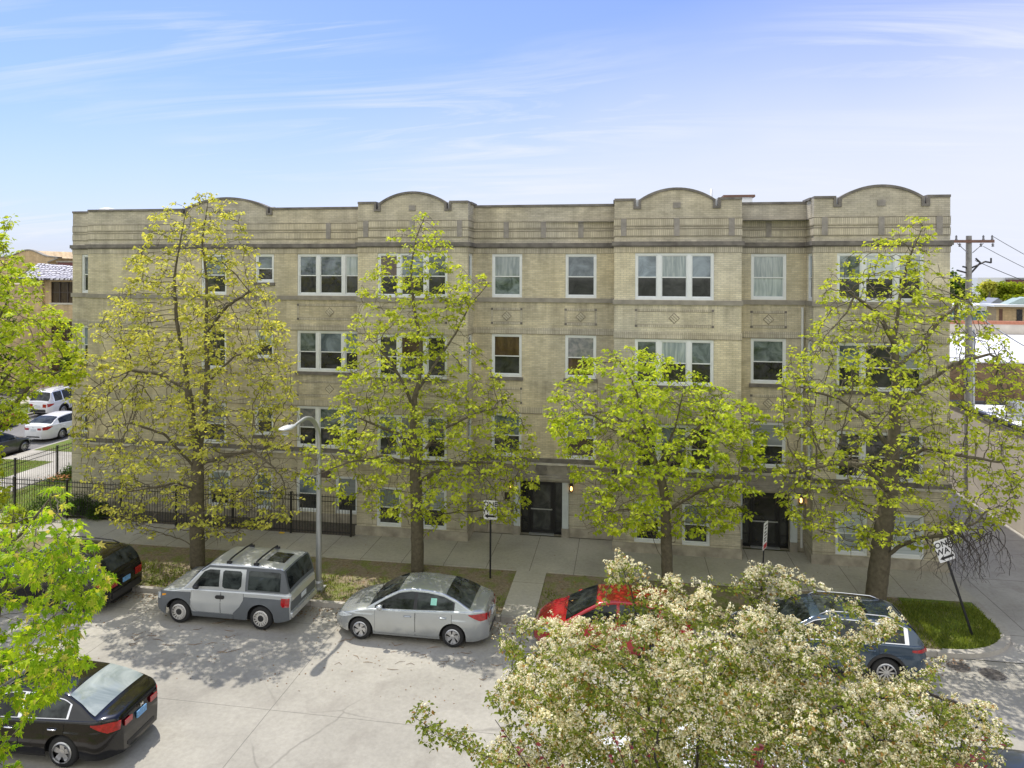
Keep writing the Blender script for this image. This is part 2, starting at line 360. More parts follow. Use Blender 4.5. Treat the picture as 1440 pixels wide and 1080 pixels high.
def soil(name, dirt, grass, lo, hi, sc=1.3):
    m, nt, b = new_mat(name); v = objvec(nt)
    f = ramp(nt, noise(nt, v, sc, 7, 0.68), [(lo, 0.0), (hi, 1.0)])
    d = mix_rgb(nt, 'MULTIPLY', 1.0, dirt, ramp(nt, noise(nt, v, 14, 6, 0.7), [(0.3, 0.6), (0.7, 1.35)]))
    g = mix_rgb(nt, 'MULTIPLY', 1.0, grass, ramp(nt, noise(nt, v, 22, 5, 0.7), [(0.3, 0.5), (0.7, 1.5)]))
    LK(nt, mix_rgb(nt, 'MIX', f, d, g), b.inputs['Base Color']); b.inputs['Roughness'].default_value = 1.0
    b.inputs['Specular IOR Level'].default_value = 0.1
    bump(nt, b, noise(nt, v, 25, 6, 0.7), 0.6, 0.04)
    return m
M['parkway'] = soil('worn_parkway_soil', (0.25, 0.205, 0.145), (0.19, 0.21, 0.07), 0.47, 0.6, 1.7)
M['lawn'] = soil('lawn_turf', (0.17, 0.145, 0.08), (0.13, 0.19, 0.035), 0.34, 0.56, 2.0)
M['ground'] = soil('far_ground', (0.2, 0.19, 0.16), (0.1, 0.13, 0.05), 0.45, 0.6, 0.05)
M['yard'] = soil('dark_yard_soil', (0.13, 0.115, 0.095), (0.08, 0.09, 0.04), 0.6, 0.75)  # dark ground between the fence and the wall
def tile_mat(name):
    m, nt, b = new_mat(name); v = objvec(nt)
    w = N(nt, 'ShaderNodeTexWave', bands_direction='Y'); w.inputs['Scale'].default_value = 0.8; w.inputs['Distortion'].default_value = 6; LK(nt, v, w.inputs['Vector'])
    w2 = N(nt, 'ShaderNodeTexWave', bands_direction='X'); w2.inputs['Scale'].default_value = 0.9; w2.inputs['Distortion'].default_value = 9; LK(nt, v, w2.inputs['Vector'])
    f = math_n(nt, 'MULTIPLY', w.outputs['Fac'], w2.outputs['Fac'])
    f = math_n(nt, 'ADD', f, math_n(nt, 'MULTIPLY', noise(nt, v, 2.5, 5, .7), 0.5))
    LK(nt, ramp(nt, f, [(0.35, (0.05, 0.04, 0.05)), (0.6, (0.6, 0.58, 0.62))]), b.inputs['Base Color'])
    b.inputs['Roughness'].default_value = 0.5; bump(nt, b, w.outputs['Fac'], 0.8, 0.08)
    return m
M['tile'] = tile_mat('glazed_roof_tiles')
# ================================================================ THE SETTING
ZS = -0.13                                  # street level; pavements are at 0
KY = 20.82                                  # face of the far kerb
def sheet(name, x0, x1, y0, y1, z, mat, kind='structure', nx=1, ny=1):
    mb = MB()
    for i in range(nx):
        for j in range(ny):
            a, b = x0 + (x1-x0)*i/nx, x0 + (x1-x0)*(i+1)/nx; c, d = y0 + (y1-y0)*j/ny, y0 + (y1-y0)*(j+1)/ny
            mb.quad((a, c, z), (b, c, z), (b, d, z), (a, d, z))
    o = mb.build(name, mat); o['kind'] = kind; return o
sheet('ground', -1500, 1500, -1500, 1500, ZS - 0.02, M['ground'])
mb = MB()
mb.quad((-90, 12.75, ZS), (90, 12.75, ZS), (90, KY, ZS), (-90, KY, ZS))
struct(mb.build('street', M['street']))
sheet('side_street', -42.2, -33.6, KY + 0.3, 140, ZS + 0.004, M['asphalt'])
def slab(name, x0, x1, y0, y1, z, mat):
    mb = MB(); mb.box(x0, x1, y0, y1, ZS - 0.05, z); return struct(mb.build(name, mat))
SWY = 24.22
slab('sidewalk', -33.3, 10.98, SWY, 27.5, 0.0, M['sidewalk'])
slab('parkway', -33.3, 8.6, KY + 0.16, SWY - 0.002, -0.035, M['parkway'])
slab('walkway', -3.62, -2.6, KY + 0.165, SWY - 0.004, 0.002, M['walkway'])
slab('walkway', 4.5, 5.62, KY + 0.165, SWY - 0.004, 0.002, M['walkway'])
slab('kerb', -33.3, 8.6, KY, KY + 0.158, 0.004, M['kerb'])
# rounded kerb and grass island at the alley mouth
arc = []
cx_, cy_, rr = 8.75, 22.72, 1.9
for k in range(15):
    a = -pi/2 + (pi/2) * k / 14
    arc.append((cx_ + 2.2*math.cos(a), cy_ + rr*math.sin(a)))
arc = [(8.6, KY)] + arc + [(10.95, 23.4), (10.98, SWY)]
def offset_in(pts, d):
    out = []
    for i, (x, y) in enumerate(pts):
        x0, y0 = pts[max(i-1, 0)]; x1, y1 = pts[min(i+1, len(pts)-1)]
        tx, ty = x1-x0, y1-y0; l = math.hypot(tx, ty); out.append((x - ty/l*d, y + tx/l*d))
    return out
inn = offset_in(arc, 0.24)
inn[0] = (8.6, KY + 0.24); inn[-1] = (10.74, SWY)
mb = MB()
for i in range(len(arc)-1):
    (a, b), (c, d) = arc[i], arc[i+1]; (e, f), (g, h) = inn[i], inn[i+1]
    mb.quad((a, b, 0.004), (c, d, 0.004), (g, h, 0.004), (e, f, 0.004)); mb.quad((a, b, ZS-.03), (c, d, ZS-.03), (c, d, 0.004), (a, b, 0.004))
    mb.quad((e, f, -0.06), (g, h, -0.06), (g, h, 0.004), (e, f, 0.004))
struct(mb.build('kerb', M['kerb']))
mb = MB(); ring = [(8.602, SWY-.004)] + [(8.602, KY+.16)] + inn[1:-1] + [(10.74, SWY-.004)]
cen = (9.4, 22.9, 0.03)
for i in range(len(ring)):
    a, b = ring[i], ring[(i+1) % len(ring)]
    mb.add([cen, (*a, -0.02), (*b, -0.02)], [(0, 1, 2)])
struct(mb.build('grass_island', M['lawn']))
# alley and its apron, between the flats and the garage
mb = MB()
mb.quad((10.985, KY + 0.02, ZS + 0.008), (15.66, KY + 0.02, ZS + 0.008), (15.66, 90, 0.0), (10.985, 90, 0.0))
mb.quad((8.45, KY + 0.02, ZS + 0.008), (10.985, KY + 0.02, ZS + 0.008), (10.985, SWY, ZS + 0.012), (8.45, SWY, ZS + 0.012))
struct(mb.build('alley', M['alley']))
slab('sidewalk', 15.68, 60, SWY, 27.4, 0.0, M['sidewalk'])
slab('kerb', 15.68, 60, KY, KY + 0.158, 0.004, M['kerb'])
slab('parkway', 15.68, 60, KY + 0.16, SWY - 0.002, -0.035, M['parkway'])
# near side of the street
slab('kerb', -90, 90, 12.58, 12.74, 0.004, M['kerb'])
slab('parkway', -90, 90, 9.2, 12.578, -0.03, M['parkway'])
slab('sidewalk', -90, 90, 6.6, 9.198, 0.0, M['sidewalk'])
# yard inside the fence, side lawn and side pavement
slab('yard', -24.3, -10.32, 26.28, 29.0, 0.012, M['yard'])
slab('lawn', -27.66, -24.34, 26.28, 60, 0.02, M['lawn'])
slab('sidewalk', -30.3, -28.0, 27.502, 120, 0.0, M['sidewalk'])
slab('lawn', -33.35, -30.302, 27.502, 33.9, 0.015, M['lawn'])
slab('walkway', -33.35, -30.302, 33.902, 35.9, 0.004, M['walkway'])
slab('lawn', -33.35, -30.302, 35.902, 120, 0.015, M['lawn'])
slab('lawn', -27.995, -27.665, 27.502, 60, 0.01, M['lawn'])
slab('kerb', -33.55, -33.355, KY + 0.2, 120, 0.006, M['kerb'])
slab('kerb', -42.42, -42.22, KY + 0.2, 120, 0.006, M['kerb'])
slab('lawn', -46.0, -42.422, 24, 120, 0.012, M['lawn'])
slab('sidewalk', -48.2, -46.002, 24, 120, 0.0, M['sidewalk'])

# grass, litter: nobody could count them
def blades(name, pts, hmin, hmax, mat, label=None):
    mb = MB()
    for (x, y, z) in pts:
        a = random.uniform(0, 2*pi); h = random.uniform(hmin, hmax); w = random.uniform(0.006, 0.012)
        dx, dy = math.cos(a)*w, math.sin(a)*w; lx, ly = random.gauss(0, h*.45), random.gauss(0, h*.45)
        mb.add([(x-dx, y-dy, z), (x+dx, y+dy, z), (x+lx*.5+dx*.7, y+ly*.5+dy*.7, z+h*.6), (x+lx*.5-dx*.7, y+ly*.5-dy*.7, z+h*.6), (x+lx, y+ly, z+h)],
               [(0, 1, 2, 3), (3, 2, 4)])
    o = mb.build(name, mat); tag(o, label, None, None, 'stuff'); return o
def in_poly(x, y, poly):
    c = False; j = len(poly)-1
    for i in range(len(poly)):
        if (poly[i][1] > y) != (poly[j][1] > y) and x < (poly[j][0]-poly[i][0])*(y-poly[i][1])/(poly[j][1]-poly[i][1])+poly[i][0]: c = not c
        j = i
    return c
pts = []
while len(pts) < 9000:
    x, y = random.uniform(7.9, 10.9), random.uniform(KY+.2, SWY-.25)
    if (x > 8.6 and in_poly(x, y, ring)) or (x <= 8.6 and random.random() < (x-7.9)):
        if y > 23.7 and random.random() < .6: continue
        pts.append((x, y, -0.02))
blades('grass', pts, 0.05, 0.13, M['grassblade'], 'bright green grass filling the rounded kerb island by the alley')
pts = []
for k in range(230):
    cx0, cy0 = random.uniform(-22, 3.8), random.uniform(KY+.3, 22.6)
    if -3.7 < cx0 < -2.5: continue
    for q in range(random.randint(20, 70)):
        x, y = random.gauss(cx0, .28), random.gauss(cy0, .2)
        if KY+.2 < y < SWY and not (-3.65 < x < -2.58) and not (4.45 < x < 5.65): pts.append((x, y, -0.035))
blades('grass', pts, 0.04, 0.13, M['grassblade'], 'thin grass tufts on the worn soil strip behind the parked cars')
pts = [(random.uniform(-27.6, -24.4), random.uniform(26.4, 40), 0.02) for _ in range(7000)]
pts += [(random.uniform(-33.3, -30.4), random.uniform(27.6, 33.8), 0.015) for _ in range(4000)]
blades('grass', pts, 0.04, 0.1, M['grassblade'], 'sunlit lawn grass on both sides of the side fence')
mb = MB()
def scrap(x, y, z, s):
    a = random.uniform(0, 2*pi); c, d = math.cos(a)*s, math.sin(a)*s; k = random.uniform(.3, .7)
    mb.add([(x-c, y-d, z), (x+d*k, y-c*k, z+random.uniform(0, s*.5)), (x+c, y+d, z+random.uniform(0, s*.4)), (x-d*k, y+c*k, z)], [(0, 1, 2, 3)])
for _ in range(2600):
    x = random.uniform(-24, 9); y = KY - abs(random.gauss(0, .35)) - .02
    scrap(x, y, ZS+.008, random.uniform(.015, .045))
for _ in range(700):
    scrap(random.uniform(-22, 8), random.uniform(16.5, KY), ZS+.008, random.uniform(.012, .035))
for _ in range(2600):
    scrap(random.uniform(-22, 8.4), random.uniform(KY+.2, SWY), -.03, random.uniform(.015, .05))
for _ in range(240):
    scrap(random.uniform(-22, 10), random.uniform(SWY, 27), .004, random.uniform(.012, .03))
o = mb.build('leaf_litter', M['litter']); tag(o, 'dry brown leaf scraps gathered along the kerb and soil strip', None, None, 'stuff')
mb = MB()
for _ in range(46):
    x = random.choice([random.uniform(-8, -2.8), random.uniform(-14, -10), random.uniform(-8, -2.8)]); y = random.uniform(17.7, 19.7)
    a = random.gauss(0.1, .45); l = random.uniform(.15, .42); bend = random.gauss(0, .08)
    c, d = math.cos(a), math.sin(a)
    mb.tube([(x, y, ZS+.012), (x+c*l*.5-d*bend, y+d*l*.5+c*bend, ZS+.02), (x+c*l, y+d*l, ZS+.012)], [.004, .007, .003], 4)
o = mb.build('fallen_pod_litter', M['litter']); tag(o, 'brown fallen pods strewn on the street beside the silver sedan', None, None, 'stuff')
# storm drain in the street by the island
t = thing('storm_drain', 'round slotted iron storm drain cover in the street by the grass island', 'drain cover', (9.45, 20.15, ZS))
mb = MB(); mb.lathe([(.31, .004), (.31, .010), (.27, .012), (.27, .004)], 28); mb.build('rim', M['stone_dark'], t, True)
mb = MB()
for k in range(-4, 5):
    w = math.sqrt(max(.27**2 - (k*.065)**2, .001))
    mb.box(-w, w, k*.065-.014, k*.065+.014, .003, .015)
mb.build('grate', M['stone_dark'], t)
t = thing('storm_drain', 'second iron drain cover beside the kerb curve', 'drain cover', (8.75, 20.4, ZS))
mb = MB(); mb.lathe([(.28, .004), (.28, .010), (.25, .012), (.25, .004)], 28); mb.build('rim', M['stone_dark'], t, True)
mb = MB()
for k in range(-3, 4):
    w = math.sqrt(max(.24**2 - (k*.065)**2, .001)); mb.box(-w, w, k*.065-.014, k*.065+.014, .003, .015)
mb.build('grate', M['stone_dark'], t)
mb = MB(); p = on_z(396, 750, 0.0)
mb.add([(p.x-.12, p.y-.03, .012), (p.x+.1, p.y-.05, .012), (p.x+.13, p.y+.04, .03), (p.x-.08, p.y+.06, .04)], [(0, 1, 2, 3)])
tag(mb.build('litter_scrap', M['yellow']), 'small yellow scrap lying on the pavement near the fence', 'litter')
# ================================================================ THE FLATS
YM, YB, YL = 27.6, 26.5, 28.3
ZC = 11.33
apt = thing('apartment_building', 'long three storey tan brick apartment building with curved parapets behind the street trees', 'building', (-6.6, 27.6, 0))
SECT = [('L', -24.35, -23.0, YL), ('A', -23.0, -10.3, YM), ('bay', -10.3, -5.9, YB), ('B', -5.9, -0.38, YM),
        ('bay', -0.38, 4.15, YB), ('C', 4.15, 6.6, YM), ('bay', 6.6, 11.05, YB)]
T3, T2, T1, TG = (9.27, 10.98), (6.15, 7.83), (3.02, 4.72), (0.37, 1.9)
# windows: x0, x1, z0, z1, lights, glass for upper and lower sashes
WIN = {i: [] for i in range(7)}
def wn(sec, x0, x1, zr, lights=1, up=('g_sky',), lo=('g_dark',)): WIN[sec].append((x0, x1, zr[0], zr[1], lights, up, lo))
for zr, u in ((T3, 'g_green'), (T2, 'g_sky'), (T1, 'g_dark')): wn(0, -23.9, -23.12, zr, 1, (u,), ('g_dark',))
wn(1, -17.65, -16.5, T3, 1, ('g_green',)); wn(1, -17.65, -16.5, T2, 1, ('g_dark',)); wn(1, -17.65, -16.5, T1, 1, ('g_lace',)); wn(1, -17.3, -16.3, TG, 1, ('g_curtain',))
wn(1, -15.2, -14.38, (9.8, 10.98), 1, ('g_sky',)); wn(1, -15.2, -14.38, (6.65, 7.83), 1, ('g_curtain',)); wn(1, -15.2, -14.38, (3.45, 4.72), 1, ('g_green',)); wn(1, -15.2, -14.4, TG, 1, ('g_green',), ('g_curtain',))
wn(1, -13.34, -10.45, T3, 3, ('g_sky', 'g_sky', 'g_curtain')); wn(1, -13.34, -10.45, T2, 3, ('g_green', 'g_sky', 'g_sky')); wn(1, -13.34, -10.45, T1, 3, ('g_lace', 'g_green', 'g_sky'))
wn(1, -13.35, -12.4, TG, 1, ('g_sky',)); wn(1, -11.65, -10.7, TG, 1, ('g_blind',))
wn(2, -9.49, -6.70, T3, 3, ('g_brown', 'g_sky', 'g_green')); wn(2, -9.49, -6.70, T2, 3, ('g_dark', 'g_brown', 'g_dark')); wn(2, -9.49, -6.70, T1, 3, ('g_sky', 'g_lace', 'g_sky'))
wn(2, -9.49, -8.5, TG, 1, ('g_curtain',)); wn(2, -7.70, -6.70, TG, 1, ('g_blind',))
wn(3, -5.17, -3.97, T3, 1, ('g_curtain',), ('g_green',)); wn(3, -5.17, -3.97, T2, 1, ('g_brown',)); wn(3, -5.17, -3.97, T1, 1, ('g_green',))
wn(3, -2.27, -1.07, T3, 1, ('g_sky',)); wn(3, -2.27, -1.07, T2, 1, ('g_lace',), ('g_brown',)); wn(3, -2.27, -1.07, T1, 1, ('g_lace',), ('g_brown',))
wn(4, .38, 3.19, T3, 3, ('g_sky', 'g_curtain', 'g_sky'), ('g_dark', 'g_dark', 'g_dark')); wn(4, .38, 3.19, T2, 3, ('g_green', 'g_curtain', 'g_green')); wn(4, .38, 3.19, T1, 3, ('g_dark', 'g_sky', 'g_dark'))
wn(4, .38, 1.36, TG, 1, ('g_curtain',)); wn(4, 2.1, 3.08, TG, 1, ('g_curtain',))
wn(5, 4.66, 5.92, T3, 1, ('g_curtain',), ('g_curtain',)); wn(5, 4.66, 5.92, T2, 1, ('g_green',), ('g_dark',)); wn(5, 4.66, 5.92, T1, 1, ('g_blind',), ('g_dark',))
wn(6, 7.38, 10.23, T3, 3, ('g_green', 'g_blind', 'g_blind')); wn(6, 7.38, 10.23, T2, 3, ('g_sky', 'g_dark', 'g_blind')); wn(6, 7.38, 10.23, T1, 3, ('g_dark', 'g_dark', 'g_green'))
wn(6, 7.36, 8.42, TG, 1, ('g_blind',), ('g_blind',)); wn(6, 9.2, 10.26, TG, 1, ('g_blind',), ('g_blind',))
DOORS = {3: (-4.0, -2.36, 0.0, 2.13), 5: (4.37, 6.07, 0.0, 2.13)}

def pierced(mb, P, u0, u1, z0, z1, holes, depth, mi=0):
    """wall rectangle with openings and their reveals; P(u, d, z) maps to 3-D, d = how far behind the face"""
    hs = [h for h in holes if h[3] > z0 and h[2] < z1]
    us = sorted({u0, u1, *[h[0] for h in hs], *[h[1] for h in hs]}); zs = sorted({z0, z1, *[max(h[2], z0) for h in hs], *[min(h[3], z1) for h in hs]})
    for i in range(len(us)-1):
        for j in range(len(zs)-1):
            a, b, c, d = us[i], us[i+1], zs[j], zs[j+1]
            if any(h[0] < (a+b)/2 < h[1] and h[2] < (c+d)/2 < h[3] for h in hs): continue
            mb.quad(P(a, 0, c), P(b, 0, c), P(b, 0, d), P(a, 0, d), mi)
    for h in hs:
        a, b, c, d = h[0], h[1], max(h[2], z0), min(h[3], z1)
        mb.quad(P(a, 0, c), P(a, 0, d), P(a, depth, d), P(a, depth, c), mi); mb.quad(P(b, 0, c), P(b, depth, c), P(b, depth, d), P(b, 0, d), mi)
        if h[3] <= z1: mb.quad(P(a, 0, d), P(b, 0, d), P(b, depth, d), P(a, depth, d), mi)
        if h[2] >= z0: mb.quad(P(a, 0, c), P(a, depth, c), P(b, depth, c), P(b, 0, c), mi)

ZB = 2.9
upper, base = MB(), MB()                 # materials: 0 main brick, 1 bay brick
SIDEWIN = [('x', -5.9, 1, [(26.74, 27.34)]), ('x', 6.6, -1, [(26.72, 27.36)])]
for i, (nm, x0, x1, Y) in enumerate(SECT):
    holes = [w[:4] for w in WIN[i]]
    if i in DOORS: holes.append(DOORS[i])
    P = lambda u, d, z, Y=Y: (u, Y + d, z)
    mi = 1 if nm == 'bay' else 0
    pierced(upper, P, x0, x1, ZB, ZC, holes, 0.16, mi); pierced(base, P, x0, x1, 0, ZB, holes, 0.16 if i not in DOORS else 0.3)
def sidewall(x, y0, y1, sgn, holes=(), mi=0):
    P = lambda u, d, z: (x - sgn*d, u, z)
    pierced(upper, P, y0, y1, ZB, ZC, holes, 0.14, mi); pierced(base, P, y0, y1, 0, ZB, [], 0.14)
sidewall(-24.35, YL, 45, -1); sidewall(-23.0, YM, YL, -1); sidewall(-10.3, YB, YM, -1, mi=1)
sh = [(26.72, 27.36, *T3), (26.72, 27.36, *T2), (26.72, 27.36, *T1)]
sidewall(-5.9, YB, YM, 1, sh, 1); sidewall(-.38, YB, YM, -1, mi=1); sidewall(4.15, YB, YM, 1, sh, 1); sidewall(6.6, YB, YM, -1, sh, 1); sidewall(11.05, YB, 45, 1, mi=1)
upper.quad((-24.35, 45, 0), (11.05, 45, 0), (11.05, 45, ZC), (-24.35, 45, ZC), 0)
upper.build('wall', [M['brick'], M['brick_bay']], apt, world=True)
base.build('ground_storey_wall', [M['brick_base']], apt, world=True)

# parapet with stepped piers and curved pediments
ZP, ZK, ZA, ZN = 12.82, 12.9, 13.28, 12.6
def profile(x0, x1, ped=None, pier=None):
    """list of (x, z) along the top"""
    pts = []
    top = ZK if pier else ZP
    if not ped: return [(x0, top), (x1, top)]
    a, b = ped; g = 0.27
    pts = [(x0, top), (a-g, top), (a-g, ZN), (a, ZN), (a, 12.88)]
    n = 18; h = ZA - 12.88; w = (b-a)/2; R_ = (w*w + h*h)/(2*h)
    for k in range(1, n):
        x = a + (b-a)*k/n; pts.append((x, ZA - R_ + math.sqrt(R_*R_ - (x-(a+b)/2)**2)))
    pts += [(b, 12.88), (b, ZN), (b+g, ZN), (b+g, top), (x1, top)]
    return pts
par, cop, fl = MB(), MB(), MB()
def parapet(x0, x1, Y, prof, mi=0, th=0.33):
    for (xa, za), (xb, zb) in zip(prof, prof[1:]):
        if abs(xa-xb) < 1e-6:
            par.quad((xa, Y, za), (xa, Y+th, za), (xb, Y+th, zb), (xb, Y, zb), mi)
        else:
            par.quad((xa, Y, ZC), (xb, Y, ZC), (xb, Y, zb), (xa, Y, za), mi); par.quad((xb, Y+th, ZC), (xa, Y+th, ZC), (xa, Y+th, za), (xb, Y+th, zb), mi)
            par.quad((xa, Y, za), (xb, Y, zb), (xb, Y+th, zb), (xa, Y+th, za), mi)
    for x, z in (prof[0], prof[-1]): par.quad((x, Y, ZC), (x, Y+th, ZC), (x, Y+th, z), (x, Y, z), mi)
    # coping follows the profile as a thick strip
    c = 0.085; o = 0.05
    offs = []
    for k, (x, z) in enumerate(prof):
        ns = []
        for q in (k-1, k):
            if 0 <= q < len(prof)-1:
                dx, dz = prof[q+1][0]-prof[q][0], prof[q+1][1]-prof[q][1]; l = math.hypot(dx, dz); ns.append((-dz/l, dx/l))
        if len(ns) == 2:
            mx, mz = ns[0][0]+ns[1][0], ns[0][1]+ns[1][1]; d = 1 + ns[0][0]*ns[1][0] + ns[0][1]*ns[1][1]
            offs.append((x + mx/d*c, z + mz/d*c))
        else: offs.append((x + ns[0][0]*c, z + ns[0][1]*c))
    for k in range(len(prof)-1):
        a, b, a2, b2 = prof[k], prof[k+1], offs[k], offs[k+1]
        y0, y1 = Y - o, Y + th + o
        V = [(a[0], y0, a[1]), (b[0], y0, b[1]), (b2[0], y0, b2[1]), (a2[0], y0, a2[1]), (a[0], y1, a[1]), (b[0], y1, b[1]), (b2[0], y1, b2[1]), (a2[0], y1, a2[1])]
        cop.add(V, [(0, 1, 2, 3), (7, 6, 5, 4), (3, 2, 6, 7), (0, 4, 5, 1), (0, 3, 7, 4), (1, 5, 6, 2)])
    for k in range(len(prof)-1):
        if prof[k][1] == ZN and prof[k+1][1] == ZN:    # bright metal flashing at the back of each notch
            fl.box(prof[k][0] + .09, prof[k+1][0] - .02, Y+th-.16, Y+th-.03, ZN+.09, ZN+.36)
parapet(-24.35, -23.0, YL, profile(-24.35, -23.0))
parapet(-23.0, -10.3, YM, profile(-23.0, -10.3, (-18.3, -14.72)))
parapet(-10.3, -5.9, YB, profile(-10.3, -5.9, (-9.37, -6.82), True), 1)
parapet(-5.9, -.38, YM, profile(-5.9, -.38)); parapet(-.38, 4.15, YB, profile(-.38, 4.15, (.58, 3.14), True), 1)
parapet(4.15, 6.6, YM, profile(4.15, 6.6)); parapet(6.6, 11.05, YB, profile(6.6, 11.05, (7.52, 10.12), True), 1)
def side_par(x, y0, y1, sgn, z):
    xa, xb = (x - .33, x) if sgn > 0 else (x, x + .33)
    par.box(xa, xb, y0, y1, ZC, z, 1); cop.box(xa-.05, xb+.05, y0, y1, z, z+.085)
side_par(-24.35, YL+.38, 45, -1, ZP); side_par(-23.0, YM+.385, YL-.055, -1, ZP); side_par(11.05, YB+.385, 45, 1, ZP)
for x, s in ((-10.3, -1), (-5.9, 1), (-.38, -1), (4.15, 1), (6.6, -1)): side_par(x, YB+.385, YM+.33, s, ZK - .004)
par.box(-24.35, 11.05, 44.67, 45, ZC, ZP, 0)
par.build('parapet', [M['brick_par'], M['brick_par']], apt, world=True)
cop.build('coping', M['stone_dark'], apt, world=True)
fl.build('flashing', M['aluminium'], apt, world=True)
mb = MB(); mb.quad((-24.3, YL+.3, 12.2), (11.0, YM-.75, 12.2), (11.0, 44.7, 12.2), (-24.3, 44.7, 12.2)); mb.build('roof', M['roofgrey'], apt, world=True)

# stone and brick courses that run along the whole front
def course(name, z0, z1, p, mat, skip_doors=False):
    mb = MB()
    for i, (nm, x0, x1, Y) in enumerate(SECT):
        if skip_doors and len(mb.v): mb.build(name, mat, apt, world=True); mb = MB()
        if nm == 'bay': spans = [(x0-p, x1+p)]; yb = YM + .04
        elif nm == 'L': spans = [(x0-p, -23.0-p)]; yb = Y + .04
        else:
            a = x0-p if nm == 'A' else x0+p; spans = [(a, x1-p)]; yb = Y + .04 if nm != 'A' else YM + .04
        if skip_doors and i in DOORS:
            d = DOORS[i]; a, b = spans[0]; spans = [(a, d[0]-.28), (d[1]+.28, b)]
        for a, b in spans:
            if skip_doors and len(mb.v): mb.build(name, mat, apt, world=True); mb = MB()
            holes = [w for w in WIN[i] if w[2] < z1 - 1e-4 and w[3] > z0 + 1e-4]
            if not holes: mb.box(a, b, Y-p, yb, z0, z1)
            else:
                cuts = [a]
                for w in sorted(holes): cuts += [w[0], w[1]]
                cuts.append(b)
                for k in range(0, len(cuts), 2): mb.box(cuts[k], cuts[k+1], Y-p, yb, z0, z1)
        if nm == 'A' and skip_doors: mb.build(name, mat, apt, world=True); mb = MB()
        if nm == 'A': mb.box(x0-p, x0+.02, YM+.042, YL-p-.002, z0, z1)
    if skip_doors: mb.build(name, mat, apt, world=True); mb = MB()
    mb.box(-24.35-p, -24.34, YL+.042, 45, z0, z1)
    if skip_doors: mb.build(name, mat, apt, world=True); mb = MB()
    mb.box(11.04, 11.05+p, YM+.042, 45, z0, z1)
    return mb.build(name, mat, apt, world=True)
course('cornice', 11.25, 11.4, .085, M['stone_dark']); course('cornice_moulding', 11.205, 11.248, .045, M['stone_dark'])
course('sill_course', 9.09, 9.262, .05, M['stone'])
course('belt_course', 2.85, 3.015, .07, M['stone_dark']); course('belt_course', 2.765, 2.848, .11, M['stone_pale'])
course('foundation', 0.0, 0.34, .045, M['foundation'], True)
for z0, z1 in ((10.992, 11.203), (7.86, 8.09), (4.75, 4.98), (11.98, 12.22), (11.62, 11.84)): course('soldier_course', z0, z1, .014, M['soldier'])
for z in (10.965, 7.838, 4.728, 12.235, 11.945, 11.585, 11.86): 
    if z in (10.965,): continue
    course('shadowed_string_course', z, z + .016, .022, M['line'])  # thin string courses, their shadow lines put into the dark colour
# grey stone tablets in the parapet
def tablet(xc, Y, z0=11.6, z1=12.24, w=.2):
    mb = MB(); mb.box(xc-w/2, xc+w/2, Y-.034, Y+.02, z0, z1); mb.build('stone_tablet', M['tablet'], apt, world=True)
for px in (207, 462): tablet(on_y(px, 320, YM).x, YM)
for px in (712, 764.5, 817): tablet(on_y(px, 320, YM).x, YM)
tablet(on_y(1081, 320, YM).x, YM)
for a, b, c in ((-9.97, -8.1, -6.23), (-.04, 1.87, 3.8), (6.96, 8.83, 10.7)):
    for x in (a, b, c): tablet(x, YB)
    tablet(b, YB, 12.62, 12.82, .26)
tablet(-16.5, YM, 12.62, 12.82, .26)

# ornamental brick panels between the storeys
def panel(x0, x1, z0, z1, Y):
    mb = MB(); p = .016; t = .085
    for a, b, c, d in ((x0+t, x1-t, z1-t, z1), (x0+t, x1-t, z0, z0+t), (x0, x0+t, z0+t, z1-t), (x1-t, x1, z0+t, z1-t)):
        mb.box(a, b, Y-p, Y+.01, c, d, 0)
    for a in (x0, x1-t):
        for c in (z0, z1-t): mb.box(a, a+t, Y-p-.006, Y+.01, c, c+t, 1)
    for a, b, c, d in ((x0+t, x1-t, z1-t-.016, z1-t-.001), (x0+t, x1-t, z0+t+.001, z0+t+.016)): mb.box(a, b, Y-.004, Y+.01, c, d, 2)
    xc, zc = (x0+x1)/2, (z0+z1)/2
    s_ = .205; mb.prism([(xc-s_, zc), (xc, zc-s_), (xc+s_, zc), (xc, zc+s_)], Y-.012, Y+.01, 2)
    for k in (-1, 0, 1):
        cx, cz = xc + k*.058, zc + k*.058
        u = .083; w = .022
        q = [(cx-u-w, cz+u-w), (cx+u-w, cz-u-w), (cx+u+w, cz-u+w), (cx-u+w, cz+u+w)]
        mb.prism(q, Y-.026, Y+.01, 3)
    mb.build('brick_panel', [M['soldier'], M['stone_dark'], M['line'], M['brick_bay']], apt, world=True)
for i, x0, x1 in ((1, -13.34, -10.5), (2, -9.49, -6.7), (4, .38, 3.19), (6, 7.38, 10.23)):
    Y = SECT[i][3]
    panel(x0, x1, 8.27, 8.93, Y); panel(x0, x1, 5.12, 5.78, Y)
for i, x0, x1 in ((3, -5.2, -3.95), (3, -2.3, -1.05), (5, 4.64, 5.94)):
    panel(x0, x1, 8.22, 8.86, YM); panel(x0, x1, 5.1, 5.74, YM)

